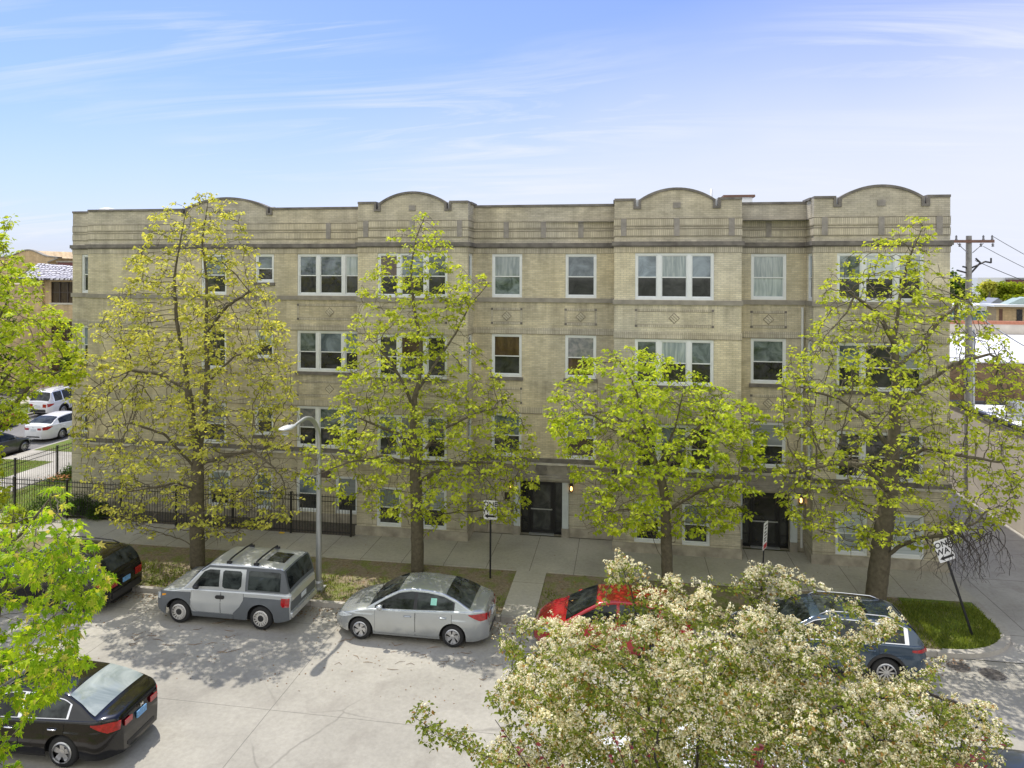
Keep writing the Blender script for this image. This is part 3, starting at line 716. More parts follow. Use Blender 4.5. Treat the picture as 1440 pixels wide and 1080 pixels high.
# windows: white frame > sashes' panes > sill
def window(P, u0, u1, z0, z1, lights, up, lo, sill, sgn=1):
    mb = MB()
    def bx(a, b, d0, d1, c, d):
        q = [P(a, d0, c), P(b, d0, c), P(b, d1, c), P(a, d1, c), P(a, d0, d), P(b, d0, d), P(b, d1, d), P(a, d1, d)]
        mb.add(q, [(0, 3, 2, 1), (4, 5, 6, 7), (0, 1, 5, 4), (1, 2, 6, 5), (2, 3, 7, 6), (3, 0, 4, 7)])
    fw = .075 if (u1-u0) > .7 else .06
    bx(u0, u0+fw, .035, .15, z0, z1); bx(u1-fw, u1, .035, .15, z0, z1); bx(u0+fw, u1-fw, .035, .15, z1-fw, z1); bx(u0+fw, u1-fw, .025, .15, z0, z0+.09)
    a0, a1 = u0+fw, u1-fw; mull = .15; tot = a1 - a0 - mull*(lights-1)
    wd = [tot] if lights == 1 else [tot*.305, tot*.39, tot*.305]
    x = a0; panes = []
    for k in range(lights):
        xa, xb = x, x + wd[k]; x = xb + mull
        if k < lights-1: bx(xb, xb+mull, .03, .15, z0+.09, z1-fw)
        zl, zh = z0+.09, z1-fw; zm = zl + (zh-zl)*.475; s = .038
        # upper sash in front, lower sash behind
        for (c, d, dd) in ((zm-.018, zh, .062), (zl, zm+.018, .088)):
            bx(xa, xa+s, dd, dd+.035, c, d); bx(xb-s, xb, dd, dd+.035, c, d); bx(xa+s, xb-s, dd, dd+.035, d-s, d); bx(xa+s, xb-s, dd, dd+.035, c, c+s)
        panes.append((xa+s, xb-s, zm+.02, zh-s, .08, up[k % len(up)])); panes.append((xa+s, xb-s, zl+s, zm-.02, .106, lo[k % len(lo)]))
    w = mb.build('window', M['white'], apt, world=True)
    ORG[w.name] = ORG[apt.name]
    for a, b, c, d, dp, g in panes:
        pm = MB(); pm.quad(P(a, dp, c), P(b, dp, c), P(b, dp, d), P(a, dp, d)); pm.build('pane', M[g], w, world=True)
    if sill:
        sm = MB(); q = [P(u0-.06, -.06, z0-.13), P(u1+.06, -.06, z0-.13), P(u1+.06, .1, z0-.13), P(u0-.06, .1, z0-.13), P(u0-.06, -.06, z0-.003), P(u1+.06, -.06, z0-.003), P(u1+.06, .1, z0-.003), P(u0-.06, .1, z0-.003)]
        sm.add(q, [(0, 3, 2, 1), (4, 5, 6, 7), (0, 1, 5, 4), (1, 2, 6, 5), (2, 3, 7, 6), (3, 0, 4, 7)]); sm.build('sill', M['stone_dark'], w, world=True)
for i, (nm, x0, x1, Y) in enumerate(SECT):
    P = lambda u, d, z, Y=Y: (u, Y + d, z)
    for (a, b, c, d, n, up, lo) in WIN[i]:
        sill = 5.5 < c < 7 or 9.5 < c or 3.2 < c < 4
        window(P, a, b, c, d, n, up, lo, sill)
for x, s in ((-5.9, 1), (4.15, 1), (6.6, -1)):
    P = lambda u, d, z, x=x, s=s: (x - s*d, u, z)
    for zr in (T3, T2, T1): window(P, 26.72, 27.36, zr[0], zr[1], 1, ('g_sky',), ('g_dark',), False)

# two entrances
def entrance(x0, x1, shield):
    Y = YM; e = .3; z1 = 2.13
    for a_, b_ in ((x0-.25, x0-.003), (x1+.003, x1+.25)):
        sm = MB(); sm.box(a_, b_, Y-.09, Y+.2, .34, z1); sm.build('door_jamb', M['surround'], apt, world=True)
        sm = MB(); sm.box(a_-.02, b_+.02 if a_ > x0 else b_, Y-.12, Y+.2, 0, .338); sm.build('jamb_base', M['stone'], apt, world=True)
    hd = MB()
    hd.box(x0-.32, x1+.32, Y-.13, Y+.2, z1+.003, z1+.1); hd.box(x0-.42, x1+.42, Y-.26, Y+.1, z1+.102, z1+.2); hd.box(x0-.36, x1+.36, Y-.18, Y+.1, z1+.202, z1+.26)
    w0, w1 = x0-.3, x1+.3
    hd.prism([(w0, z1+.262), (w1, z1+.262), (w1-.16, 2.76), (w0+.16, 2.76)], Y-.07, Y+.02)
    hd.build('entrance_hood', M['stone'], apt, world=True)
    if shield:
        xc = (x0+x1)/2; s2 = MB()
        s2.prism([(xc-.2, 2.74), (xc-.22, 2.58), (xc-.13, 2.46), (xc, 2.41), (xc+.13, 2.46), (xc+.22, 2.58), (xc+.2, 2.74)], Y-.15, Y-.072)
        s2.prism([(xc-.09, 2.7), (xc-.1, 2.6), (xc, 2.5), (xc+.1, 2.6), (xc+.09, 2.7)], Y-.18, Y-.152)
        s2.build('shield_ornament', M['stone_dark'], apt, world=True)
    fr = MB(); yy = Y + .17
    fr.box(x0, x0+.06, yy, yy+.1, 0, z1); fr.box(x1-.06, x1, yy, yy+.1, 0, z1); fr.box(x0+.06, x1-.06, yy, yy+.1, z1-.07, z1)
    sl = x0 + .33; sr = x1 - .33
    fr.box(sl-.04, sl+.04, yy, yy+.1, 0, z1-.07); fr.box(sr-.04, sr+.04, yy, yy+.1, 0, z1-.07)
    fr.box(x0+.06, sl-.04, yy+.02, yy+.09, 0, .12); fr.box(sr+.04, x1-.06, yy+.02, yy+.09, 0, .12); fr.box(x0+.06, sl-.04, yy+.02, yy+.09, .46, .5); fr.box(sr+.04, x1-.06, yy+.02, yy+.09, .46, .5)
    f = fr.build('entrance_frame', M['black'], apt, world=True); ORG[f.name] = ORG[apt.name]
    for a, b in ((x0+.06, sl-.04), (sr+.04, x1-.06)):
        g = MB(); g.quad((a, yy+.05, .12), (b, yy+.05, .12), (b, yy+.05, z1-.07), (a, yy+.05, z1-.07)); g.build('sidelight', M['g_dark'], f, world=True)
    d = MB(); a, b = sl+.045, sr-.045; yd = yy+.015
    d.box(a, a+.1, yd, yd+.05, .02, z1-.075); d.box(b-.1, b, yd, yd+.05, .02, z1-.075); d.box(a+.1, b-.1, yd, yd+.05, .02, .16); d.box(a+.1, b-.1, yd, yd+.05, z1-.21, z1-.075); d.box(a+.1, b-.1, yd, yd+.05, .95, 1.0)
    dr = d.build('door', M['black'], apt, world=True); ORG[dr.name] = ORG[apt.name]
    g = MB(); g.quad((a+.1, yd+.03, .16), (b-.1, yd+.03, .16), (b-.1, yd+.03, .95), (a+.1, yd+.03, .95)); g.quad((a+.1, yd+.03, 1.0), (b-.1, yd+.03, 1.0), (b-.1, yd+.03, z1-.21), (a+.1, yd+.03, z1-.21)); g.build('pane', M['g_dark'], dr, world=True)
    h = MB(); h.box(a+.02, b-.02, yd-.07, yd-.045, .96, 1.0); h.box(a+.03, a+.06, yd-.045, yd, .965, .995); h.box(b-.06, b-.03, yd-.045, yd, .965, .995); h.build('push_bar', M['galv'], dr, world=True)
    th_ = MB(); th_.box(sl, sr, yy-.16, yy, 0, .035); th_.build('threshold', M['galv'], apt, world=True)
    for x in (x0-.36, x1+.36):
        l = MB(); l.box(x-.05, x+.05, Y-.05, Y+.0, 1.86, 2.08); l.box(x-.07, x+.07, Y-.2, Y-.052, 2.03, 2.07)
        for (cx, cy) in ((-.06, -.19), (.06, -.19), (-.06, -.065), (.06, -.065)): l.box(x+cx-.008, x+cx+.008, Y+cy-.008, Y+cy+.008, 1.82, 2.03)
        l.box(x-.06, x+.06, Y-.19, Y-.065, 1.79, 1.82)
        lo = l.build('wall_lantern', M['bronze'], apt, world=True); ORG[lo.name] = ORG[apt.name]
        q = MB(); q.lathe([(.012, 1.83), (.038, 1.86), (.045, 1.92), (.03, 1.98), (.01, 2.0)], 10, 'z', (x, Y-.128, 0)); q.build('bulb', M['bulb'], lo, True, world=True)
    ic = MB(); ic.box(x0-.62, x0-.42, Y-.06, Y+.0, 1.3, 1.62); ic.build('mailbox', M['bronze'], apt, world=True)
entrance(-4.0, -2.36, True); entrance(4.37, 6.07, False)

# downspouts, rooftop bits
for x, y in ((6.48, YM-.05), (-23.12, YM-.05)):
    if x < 0: continue
    mb = MB(); mb.tube([(x, y, .15), (x, y, 9.0)], .045, 8)
    for z in (1.2, 3.4, 5.6, 7.9): mb.box(x-.07, x+.07, y-.03, y+.05, z, z+.05)
    mb.build('downspout', M['aluminium'], apt, True, world=True, angle=.6)
mb = MB(); mb.box(4.4, 5.55, 32.6, 34, 12.2, 13.62); ph = mb.build('roof_hatch_house', M['white'], apt, world=True); ORG[ph.name] = ORG[apt.name]
mb = MB(); mb.box(4.3, 5.65, 32.5, 34.1, 13.622, 13.72); mb.build('hatch_coping', M['wood_red'], ph, world=True)
mb = MB(); mb.tube([(3.55, 30.5, 12.2), (3.55, 30.5, 13.75)], .05, 8); mb.build('vent_pipe', M['aluminium'], apt, True, world=True)
p = at(151, 296, 34); mb = MB(); mb.lathe([(.42, 12.2), (.42, p.z-.05), (.4, p.z+.03), (.28, p.z+.1), (.1, p.z+.13), (.01, p.z+.135)], 18, 'z', (p.x, p.y, 0)); mb.build('dome_vent', M['aluminium'], apt, True, world=True)
for px in (470, 520): pass
# ================================================================ FENCES
def fence(label, x0, y0, x1, y1, step, zt=1.52, zb=0.05):
    t = thing('iron_fence', label, 'fence', (x0, y0, 0))
    L = math.hypot(x1-x0, y1-y0); ux, uy = (x1-x0)/L, (y1-y0)/L
    n = max(1, round(L/step)); st = L/n
    for k in range(n+1):
        c = Vector((ux*k*st, uy*k*st, 0)); mb = MB(); mb.box(c.x-.035, c.x+.035, c.y-.035, c.y+.035, 0, zt+.07); mb.box(c.x-.045, c.x+.045, c.y-.045, c.y+.045, zt+.07, zt+.1)
        mb.build('post', M['iron'], t)
    for k in range(n):
        mb = MB(); a, b = k*st + .04, (k+1)*st - .04
        for z in (.14, zt-.2, zt-.02):
            c, d = Vector((ux*a, uy*a, z)), Vector((ux*b, uy*b, z)); mb.tube([c, d], .017, 4)
        m_ = int(st/.115)
        for q in range(1, m_):
            s_ = k*st + st*q/m_; mb.tube([(ux*s_, uy*s_, .06), (ux*s_, uy*s_, zt+.03), (ux*s_, uy*s_, zt+.09)], [.0095, .0095, .002], 4)
        mb.build('picket_panel', M['iron'], t)
    return t
fence('long black iron picket fence along the pavement in front of the building', -27.7, 26.2, -10.42, 26.2, 2.45)
fence('black iron picket fence running back beside the side lawn', -27.7, 26.33, -27.7, 46, 2.45)

# ================================================================ STREET LAMP
lb = Vector((-9.74, 21.75, -.03))
lamp = thing('street_lamp', 'tall galvanised street lamp with curved arm between the boxy wagon and the silver sedan', 'street lamp', lb)
mb = MB(); mb.box(-.19, .19, -.19, .19, 0, .07); mb.lathe([(.15, .07), (.15, .24), (.1, .3)], 14); mb.build('base', M['galv'], lamp)
mb = MB(); mb.tube([(0, 0, .28), (0, 0, 2.5), (0, 0, 4.72)], [.098, .085, .07], 14); mb.build('pole', M['galv'], lamp, True, angle=.8)
path = [(0, 0, 4.72)]
for k in range(1, 11):
    a = (pi/2*1.05) * k / 10; path.append((-.02*k/10, -1.0*(1-math.cos(a)), 4.72 + 1.0*math.sin(a)))
path += [(-.05, -1.45, 5.66), (-.06, -1.75, 5.6)]
mb = MB(); mb.tube(path, [.07]*8 + [.06]*3 + [.045, .04], 12); mb.build('arm', M['galv'], lamp, True, angle=.8)
mb = MB()                                  # cobra head, long axis along -Y
vs = []; fs = []; prof = [(-1.62, .045, .05), (-1.75, .075, .07), (-1.95, .13, .09), (-2.15, .165, .085), (-2.35, .15, .06), (-2.45, .09, .035), (-2.48, .02, .015)]
for (y, w, h) in prof:
    for j in range(14):
        a = 2*pi*j/14; zz = math.sin(a)*h; vs.append((-.06 + math.cos(a)*w, y, 5.62 - (y+1.62)*(-.07)*-1 + (zz if zz > 0 else zz*.6)))
for i in range(len(prof)-1):
    for j in range(14): fs.append((i*14+j, i*14+(j+1) % 14, (i+1)*14+(j+1) % 14, (i+1)*14+j))
mb.add(vs, fs); mb.build('lamp_head', M['aluminium'], lamp, True, normals=True)
mb = MB(); mb.lathe([(.03, 5.63), (.04, 5.72), (.02, 5.76)], 10, 'z', (-.06, -1.95, .02)); mb.build('photocell', M['plastic'], lamp, True)
mb = MB(); mb.lathe([(.11, -.02), (.1, -.06), (.05, -.09), (.01, -.1)], 12, 'z', (-.06, -2.2, 5.56)); mb.build('lens', M['headlamp'], lamp, True)
mb = MB(); mb.box(.09, .4, -.03, -.015, 3.62, 3.86); mb.build('sign_plate', M['bronze'], lamp)

# ================================================================ SIGNS
def text_mesh(body, size, name, mat, parent, loc, bold=0.012, ext=0.002):
    cu = bpy.data.curves.new('tmp', 'FONT'); cu.body = body; cu.size = size; cu.align_x = 'CENTER'; cu.offset = bold; cu.resolution_u = 3
    ob = bpy.data.objects.new('tmp', cu); COL.objects.link(ob); bpy.context.view_layer.update()
    dg = bpy.context.evaluated_depsgraph_get(); me = bpy.data.meshes.new_from_object(ob.evaluated_get(dg))
    COL.objects.unlink(ob); bpy.data.objects.remove(ob)
    me.transform(Matrix.Translation(loc) @ Matrix.Rotation(pi/2, 4, 'X'))
    me.materials.clear(); me.materials.append(mat)
    o = bpy.data.objects.new(name, me); COL.objects.link(o); o.parent = parent; return o
def rounded(x0, x1, z0, z1, r, n=5):
    pts = []
    for (cx, cz, a0) in ((x1-r, z0+r, -pi/2), (x1-r, z1-r, 0), (x0+r, z1-r, pi/2), (x0+r, z0+r, pi)):
        for k in range(n+1): a = a0 + pi/2*k/n; pts.append((cx + r*math.cos(a), cz + r*math.sin(a)))
    return pts
def oneway(label, loc, h, rot, rz=0):
    t = thing('one_way_sign', label, 'street sign', loc, rz); t.rotation_euler = (rot[0], rot[1], rz)
    mb = MB(); mb.box(-.028, .028, -.02, .02, -.05, h); mb.build('post', M['signblack'], t)
    w, hh = .235, .64; z0 = h - hh - .02
    mb = MB(); mb.prism(rounded(-w, w, z0, z0+hh, .04), -.034, -.024, 0); s = mb.build('sign_panel', M['signwhite'], t)
    text_mesh('ONE', .235, 'lettering', M['signblack'], s, Vector((0, -.037, z0 + .43)), .005)
    text_mesh('WAY', .235, 'lettering', M['signblack'], s, Vector((0, -.037, z0 + .225)), .005)
    a = MB(); zc = z0 + .11
    a.prism([(-.2, zc), (-.06, zc+.09), (-.09, zc+.034), (.2, zc+.034), (.2, zc-.034), (-.09, zc-.034), (-.06, zc-.09)], -.038, -.0345); a.build('arrow', M['signblack'], s)
    b = MB(); b.prism(rounded(-.18, .18, z0+.02, z0+hh-.02, .03), -.0235, -.02); b.build('sign_back', M['signback'], t)
    return t
oneway('upright white ONE WAY sign on black post left of the first entrance', (-4.42, 23.5, -.03), 2.64, (0, 0))
oneway('white ONE WAY sign on a black post leaning over the grass island', (9.78, 21.95, -.02), 2.98, (math.radians(2), math.radians(-19.5)), math.radians(9))
t = thing('parking_sign', 'narrow white parking sign with a red foot on a thin black post', 'street sign', (4.33, 23.55, -.03), math.radians(62))
t.rotation_euler = (math.radians(4), math.radians(-4), math.radians(60))
mb = MB(); mb.box(-.022, .022, -.015, .015, -.05, 2.4); mb.build('post', M['signblack'], t)
mb = MB(); mb.prism(rounded(-.17, .17, 1.6, 2.48, .03), -.03, -.018); s = mb.build('sign_panel', M['signwhite'], t)
mb = MB(); mb.box(-.14, .14, -.034, -.0302, 1.63, 1.78); mb.build('red_band', M['signred'], s)
mb = MB()
for k, z in enumerate((2.36, 2.26, 2.14, 2.04, 1.94, 1.86)): mb.box(-.12 + .02*(k % 2), .12 - .03*(k % 3), -.033, -.0302, z, z+.045)
mb.build('printed_lines', M['signblack'], s)

# ================================================================ UTILITY POLE AND WIRES
pb = at(1361, 690, 33); pb.z = 0
up = thing('utility_pole', 'weathered wooden utility pole with brown crossarm behind the building corner', 'utility pole', pb)
ptop = 10.2 + (387-331)/1000*33
mb = MB(); mb.tube([(0, 0, 0), (0, 0, 5), (0, 0, ptop)], [.18, .155, .12], 12); mb.build('pole', M['wood'], up, True, angle=.8)
mb = MB(); mb.box(-1.0, 1.0, -.2, -.1, ptop-.33, ptop-.2); mb.build('crossarm', M['wood_red'], up)
mb = MB()
for x in (-.92, -.6, .55, .92): mb.lathe([(.02, -.2), (.05, -.14), (.06, -.08), (.035, 0), (.055, .04), (.02, .12)], 8, 'z', (x, -.15, ptop-.1))
mb.build('insulators', M['porcelain'], up, True)
mb = MB()
for s_ in (-1, 1):
    for q in (.45, .95): 
        mb.lathe([(.02, 0), (.07, .03), (.03, .08), (.07, .12), (.02, .16)], 8, 'z', (s_*q, -.15, ptop-.52)); mb.tube([(s_*q, -.15, ptop-.4), (s_*q, -.15, ptop-.3)], .012, 4)
    mb.tube([(s_*.1, -.13, ptop-.8), (s_*.55, -.15, ptop-.36)], .018, 5)
mb.build('hanging_insulators', M['porcelain'], up, True)
mb = MB()
z0 = ptop - 1.55
for q in ((0, 0, z0, .65, -.1, z0+.35), (0, 0, z0-.3, .45, -.1, z0+.3), (.65, -.1, z0+.35, .9, -.1, z0+.3), (.9, -.1, z0+.28, .9, -.1, z0+.52), (0, 0, z0+.05, -.3, -.1, z0+.12), (0, 0, z0-.2, -.55, -.1, z0-.05), (.45, -.1, z0+.3, .25, -.1, z0+.5)):
    mb.tube([q[:3], q[3:]], .04, 6)
mb.build('bracket', M['iron'], up)
mb = MB(); mb.tube([(.23, .05, 0), (.23, .05, 7.7)], .07, 10); mb.build('conduit', M['galv'], up, True)
tp = lambda x, z: Vector((pb.x + x, pb.y - .15, z))
def wire(a, b, sag, r, label, mat=M['wire']):
    pts = [a.lerp(b, k/20) - Vector((0, 0, sag*4*(k/20)*(1-k/20))) for k in range(21)]
    mb = MB(); mb.tube([p - a for p in pts], r, 5)
    o = mb.build('overhead_wire', mat); o.location = a
    tag(o, label, 'wire', 'overhead wires from the utility pole')
wire(tp(.92, ptop-.02), at(1800, 470, 34), .9, .013, 'topmost thin wire running right from the crossarm end')
wire(tp(.55, ptop-.5), at(1800, 490, 33), .7, .013, 'middle thin wire running right from below the crossarm')
wire(tp(.2, ptop-1.15), at(1800, 480, 31), .6, .016, 'lower black wire running right from the pole shaft')
wire(tp(-.92, ptop-.5), at(1250, 420, 52), .8, .013, 'thin wire passing left behind the building roofline')
wire(tp(.1, ptop-3.5), at(1620, 555, 26), .5, .03, 'thick pale cable dropping right from the middle of the pole', M['galv'])
wire(tp(.1, ptop-4.4), at(1500, 600, 30), .3, .015, 'low black drop wire sloping towards the garage')

# ================================================================ RIGHT BACKGROUND
g = thing('garage_building', 'low cream garage with flat white roof beside the alley', 'building', (15.7, 34, 0))
mb = MB(); mb.box(15.7, 40, 20, 37.6, ZS, 3.9); mb.build('wall', M['cream'], g, world=True)
mb = MB(); mb.box(15.66, 40.05, 19.95, 37.65, 3.902, 3.97); mb.build('roof', M['roofmem'], g, world=True)
mb = MB(); mb.box(15.6, 15.82, 19.9, 37.7, 3.972, 4.12); mb.box(15.82, 40, 37.5, 37.7, 3.972, 4.12); mb.build('roof_edge', M['plastic'], g, world=True)
p = on_z(1428, 588, 4.0)
mb = MB(); mb.lathe([(.5, 3.97), (.5, 4.15), (.36, 4.2), (.36, 4.55), (.44, 4.58), (.42, 4.72), (.1, 4.78)], 18, 'z', (p.x, p.y, 0)); mb.build('roof_vent', M['galv'], g, True, world=True, angle=.6)
p = on_z(1418, 602, 4.0)
mb = MB(); mb.lathe([(.3, 3.97), (.3, 4.2), (.05, 4.22)], 12, 'z', (p.x+1.2, p.y-1.2, 0)); mb.build('roof_vent', M['galv'], g, True, world=True)
g = thing('brick_building', 'low brown brick building with a broad white roof beyond the garage', 'building', (24, 41, 0))
mb = MB(); mb.box(14, 48, 41, 60, ZS, 5.6); mb.build('wall', M['brick_brown'], g, world=True)
mb = MB(); mb.box(13.9, 48.1, 40.9, 60, 5.602, 5.68); mb.build('roof', M['roofmem'], g, world=True)
mb = MB(); mb.box(13.9, 48.1, 60.02, 60.4, 4.8, 6.45); mb.build('rear_parapet', M['cream'], g, world=True)
mb = MB(); mb.box(13.85, 48.15, 59.97, 60.45, 6.452, 6.7); mb.build('coping', M['terra'], g, world=True)
mb = MB(); mb.box(14.2, 32, 40.9, 40.997, .1, 3.35); mb.build('green_door_band', plain('dark_green_paint', (.02, .05, .04)), g, world=True)
# glazed house and tan house
def pt(px, py, d): return at(px, py, d)
g = thing('glazed_building', 'pale building with sloping teal glazing beyond the white roof', 'building', (pt(1380, 470, 72).x, pt(1380, 470, 72).y, 0))
D = 72; a = pt(1310, 460, D); b = pt(1396, 460, D); top = pt(1340, 437, D).z; bot = pt(1340, 459, D).z
mb = MB(); mb.box(a.x, b.x+1.6, a.y+.9, a.y+9, 0, top+.3); mb.build('wall', M['white'], g, world=True)
mb = MB(); mb.quad((a.x, a.y-.1, bot), (b.x+.2, a.y-.1, bot), (b.x-.5, a.y+.85, top), (a.x, a.y+.85, top)); mb.build('glazing', M['g_teal'], g, world=True)
mb = MB()
for k in range(9):
    u = k/8; x0 = a.x*(1-u)+(b.x+.2)*u; x1 = a.x*(1-u)+(b.x-.5)*u
    mb.tube([(x0, a.y-.13, bot), (x1, a.y+.82, top)], .05, 4)
mb.box(a.x-.1, b.x+.5, a.y+.7, a.y+.88, top, top+.55); mb.box(a.x, b.x+.4, a.y-.3, a.y-.12, bot-.6, bot); mb.build('glazing_bars', M['aluminium'], g, world=True)
mb = MB(); mb.box(a.x-.2, b.x+2, a.y+.9, a.y+9.2, top+.302, top+.5); mb.build('roof', M['roofmem'], g, world=True)
D = 68; a = pt(1401, 460, D); c = pt(1401, 431, D)
g = thing('tan_house', 'tan flat house with white fascia and dark doorway at the right edge', 'house', (a.x, a.y, 0))
mb = MB(); mb.box(a.x, a.x+9, a.y, a.y+1.8, 0, c.z); mb.build('wall', M['brick_far'], g, world=True)
mb = MB(); mb.box(a.x-.5, a.x+9.6, a.y-.7, a.y+2.2, c.z+.002, c.z+.2); mb.build('fascia', M['white'], g, world=True)
mb = MB(); mb.prism([(a.x+1.2, c.z+.202), (a.x+8.8, c.z+.202), (a.x+7.4, c.z+.8), (a.x+2.4, c.z+.8)], a.y+.5, a.y+2); mb.build('roof', plain('green_grey_roof', (.3, .38, .36)), g, world=True)
for q in (.25, 1.75, 3.3, 4.6):
    mb = MB(); mb.box(a.x+q, a.x+q+(.5 if q != .25 else .28), a.y-.05, a.y-.003, c.z-2.6, c.z-.25); mb.build('window' if q > .3 else 'corner_post', M['g_dark'] if q > .3 else M['wood_red'], g, world=True)
D = 96
g = None
for k, (px0, px1, py, lab) in enumerate(((1332, 1378, 424, 'small grey gabled house left of the teal glazing'), (1385, 1418, 421, 'small grey gabled house behind the glazed building'), (1424, 1470, 420, 'pale green roofed house behind the tan house'))):
    a = pt(px0, py, D); b = pt(px1, py, D); g = thing('gabled_house', lab, 'house', (a.x, a.y, 0))
    zt = a.z; mb = MB(); mb.box(a.x, b.x, a.y, a.y+2.5, 0, zt-1.2); mb.build('wall', M['white'], g, world=True)
    xm = (a.x+b.x)/2; mb = MB(); mb.prism([(a.x-.3, zt-1.2), (b.x+.3, zt-1.2), (xm, zt+.2)], a.y-.2, a.y+2.7); mb.build('roof', plain('grey_shingle%d' % k, ((.27, .28, .32), (.22, .24, .28), (.34, .42, .4))[k]), g, world=True)
    mb = MB(); mb.box(xm-.5, xm+.5, a.y-.06, a.y-.003, zt-2.7, zt-1.6); mb.build('window', M['g_dark'], g, world=True)
a = pt(1383, 393, 190); b = pt(1500, 393, 190)
g = thing('maroon_building', 'distant long dark red flat roofed building above the treetops', 'building', (a.x, a.y, 0))
mb = MB(); mb.box(a.x+6, b.x+25, a.y, a.y+20, 0, a.z); mb.build('wall', M['maroon'], g, world=True)
mb = MB(); mb.box(a.x-1, a.x+5.9, a.y+1, a.y+20, 0, a.z+.5); mb.build('stair_tower', M['aluminium'], g, world=True)
mb = MB(); mb.box(a.x+6-.2, b.x+25.2, a.y-.2, a.y+20, a.z+.002, a.z+.5); mb.build('coping', M['roofgrey'], g, world=True)

# ================================================================ LEFT BACKGROUND
D = 58; cor = at(61, 391, D); ez = cor.z; wl0 = at(40, 391, D).x
hb = thing('corner_flats', 'yellow brick flats with glazed tile hip roof across the side street', 'building', (cor.x-4, cor.y+4, 0))
X0, X1, Y0, Y1 = wl0, cor.x + 9, cor.y, cor.y + 9
P = lambda u, d, z: (u, Y0 + d, z)
wl = MB(); wins = []
for zc in (on_y(80, 411, Y0).z, on_y(80, 411, Y0).z - 3.1, on_y(80, 411, Y0).z - 6.2):
    wins += [(cor.x+.7, cor.x+2.9, zc-.85, zc+.85), (cor.x+4.3, cor.x+6.4, zc-.85, zc+.85)]
pierced(wl, P, X0, X1, 0, ez, wins, .2)
wl.quad((X0, Y0, 0), (X0, Y1, 0), (X0, Y1, ez), (X0, Y0, ez)); wl.quad((X1, Y0, 0), (X1, Y1, 0), (X1, Y1, ez), (X1, Y0, ez)); wl.quad((X0, Y1, 0), (X1, Y1, 0), (X1, Y1, ez), (X0, Y1, ez))
wl.box(cor.x-.55, cor.x+.1, Y0-.2, Y0-.001, 0, ez-.05); wl.box(X0-14, X0-.002, Y0+4, Y0+9, 0, ez-.6)
wl.build('wall', M['brick_far'], hb, world=True)
for (a, b, c, d) in wins:
    mb = MB(); n = 3
    for k in range(n+1): x = a + (b-a)*k/n; mb.box(max(a, x-.05), min(b, x+.05), Y0+.08, Y0+.16, c, d)
    mb.box(a, b, Y0+.081, Y0+.159, (c+d)/2-.03, (c+d)/2+.03); mb.box(a, b, Y0+.08, Y0+.16, d-.06, d)
    w = mb.build('window', M['bronze'], hb, world=True); ORG[w.name] = ORG[hb.name]
    q = MB(); q.quad((a, Y0+.14, c), (b, Y0+.14, c), (b, Y0+.14, d), (a, Y0+.14, d)); q.build('pane', M['g_brown'], w, world=True)
    q = MB(); q.box(a-.1, b+.1, Y0-.08, Y0+.05, c-.14, c-.002); q.build('sill', M['stone_pale'], w, world=True)
mb = MB(); e = 1.0; ap = at(57, 373, D+3); rz_ = ez + 1.2; ra = (ap.x, Y0+2.4, rz_+.05); rb = (X1-5, Y0+7, rz_+.0)
c4 = [(X0-.45, Y0-e, ez), (X1+e, Y0-e, ez), (X1+e, Y1+e, ez), (X0-.45, Y1+e, ez)]
mb.add(c4 + [ra, (X1-3, Y0+2.4, rz_-.55)] , [(0, 1, 5, 4), (1, 2, 5), (2, 3, 4, 5), (3, 0, 4)])
mb.add([(x, y, z-.14) for x, y, z in c4] + c4, [(3, 2, 1, 0), (0, 1, 5, 4), (1, 2, 6, 5), (2, 3, 7, 6), (3, 0, 4, 7)])
mb.build('roof', M['tile'], hb, world=True)
D = 84; a = at(-30, 363, D); b = at(81, 363, D); Y = a.y; 
pb_ = thing('parapet_flats', 'tan brick block with a curved gable rising behind the tiled hip roof', 'building', (a.x+5, a.y+5, 0))
prof = [(a.x, a.z)]
xc = at(50, 355, D).x; hw = 2.9
prof.append((xc-hw-1.2, a.z))
for k in range(0, 25):
    u = -1 + 2*k/24; prof.append((xc + hw*u, a.z + .12 + .78*(math.cos(u*pi)*.5+.5)))
prof += [(xc+hw+1.2, a.z), (b.x, a.z-.55)]
mb = MB(); mb.prism([(a.x, 0)] + prof + [(b.x, 0)], Y, Y+16); mb.build('wall', M['brick_far'], pb_, world=True)
mb = MB()
for (x0, z0), (x1, z1) in zip(prof, prof[1:]): mb.add([(x0, Y-.1, z0+.002), (x1, Y-.1, z1+.002), (x1, Y-.1, z1+.14), (x0, Y-.1, z0+.14), (x0, Y+.4, z0+.002), (x1, Y+.4, z1+.002), (x1, Y+.4, z1+.14), (x0, Y+.4, z0+.14)], [(0, 1, 2, 3), (3, 2, 6, 7), (7, 6, 5, 4)])
mb.build('coping', M['stone'], pb_, world=True)
for q in (10.5, 17):
    mb = MB(); x = at(q, 363, D).x; mb.box(x-.35, x+.35, Y+3, Y+3.8, a.z-.4, a.z+.55); mb.build('chimney_pot', M['p_blue'], pb_, world=True)
mb = MB(); mb.box(at(22, 363, D).x, at(80, 363, D).x, Y+16.05, Y+17, 0, a.z+.45); mb.build('rear_block', M['stone'], pb_, world=True)
D = 72; a = at(81, 369, D); b = at(118, 369, D)
rb_ = thing('red_brick_block', 'dark red brick block wedged between the tiled roof and the main building', 'building', (a.x, a.y, 0))
mb = MB(); mb.box(a.x, b.x+3, a.y, a.y+7, 0, a.z); mb.build('wall', M['maroon'], rb_, world=True)
mb = MB(); mb.box(a.x-.1, b.x+3.1, a.y-.1, a.y+7.1, a.z+.002, a.z+.16); mb.build('coping', M['stone'], rb_, world=True)
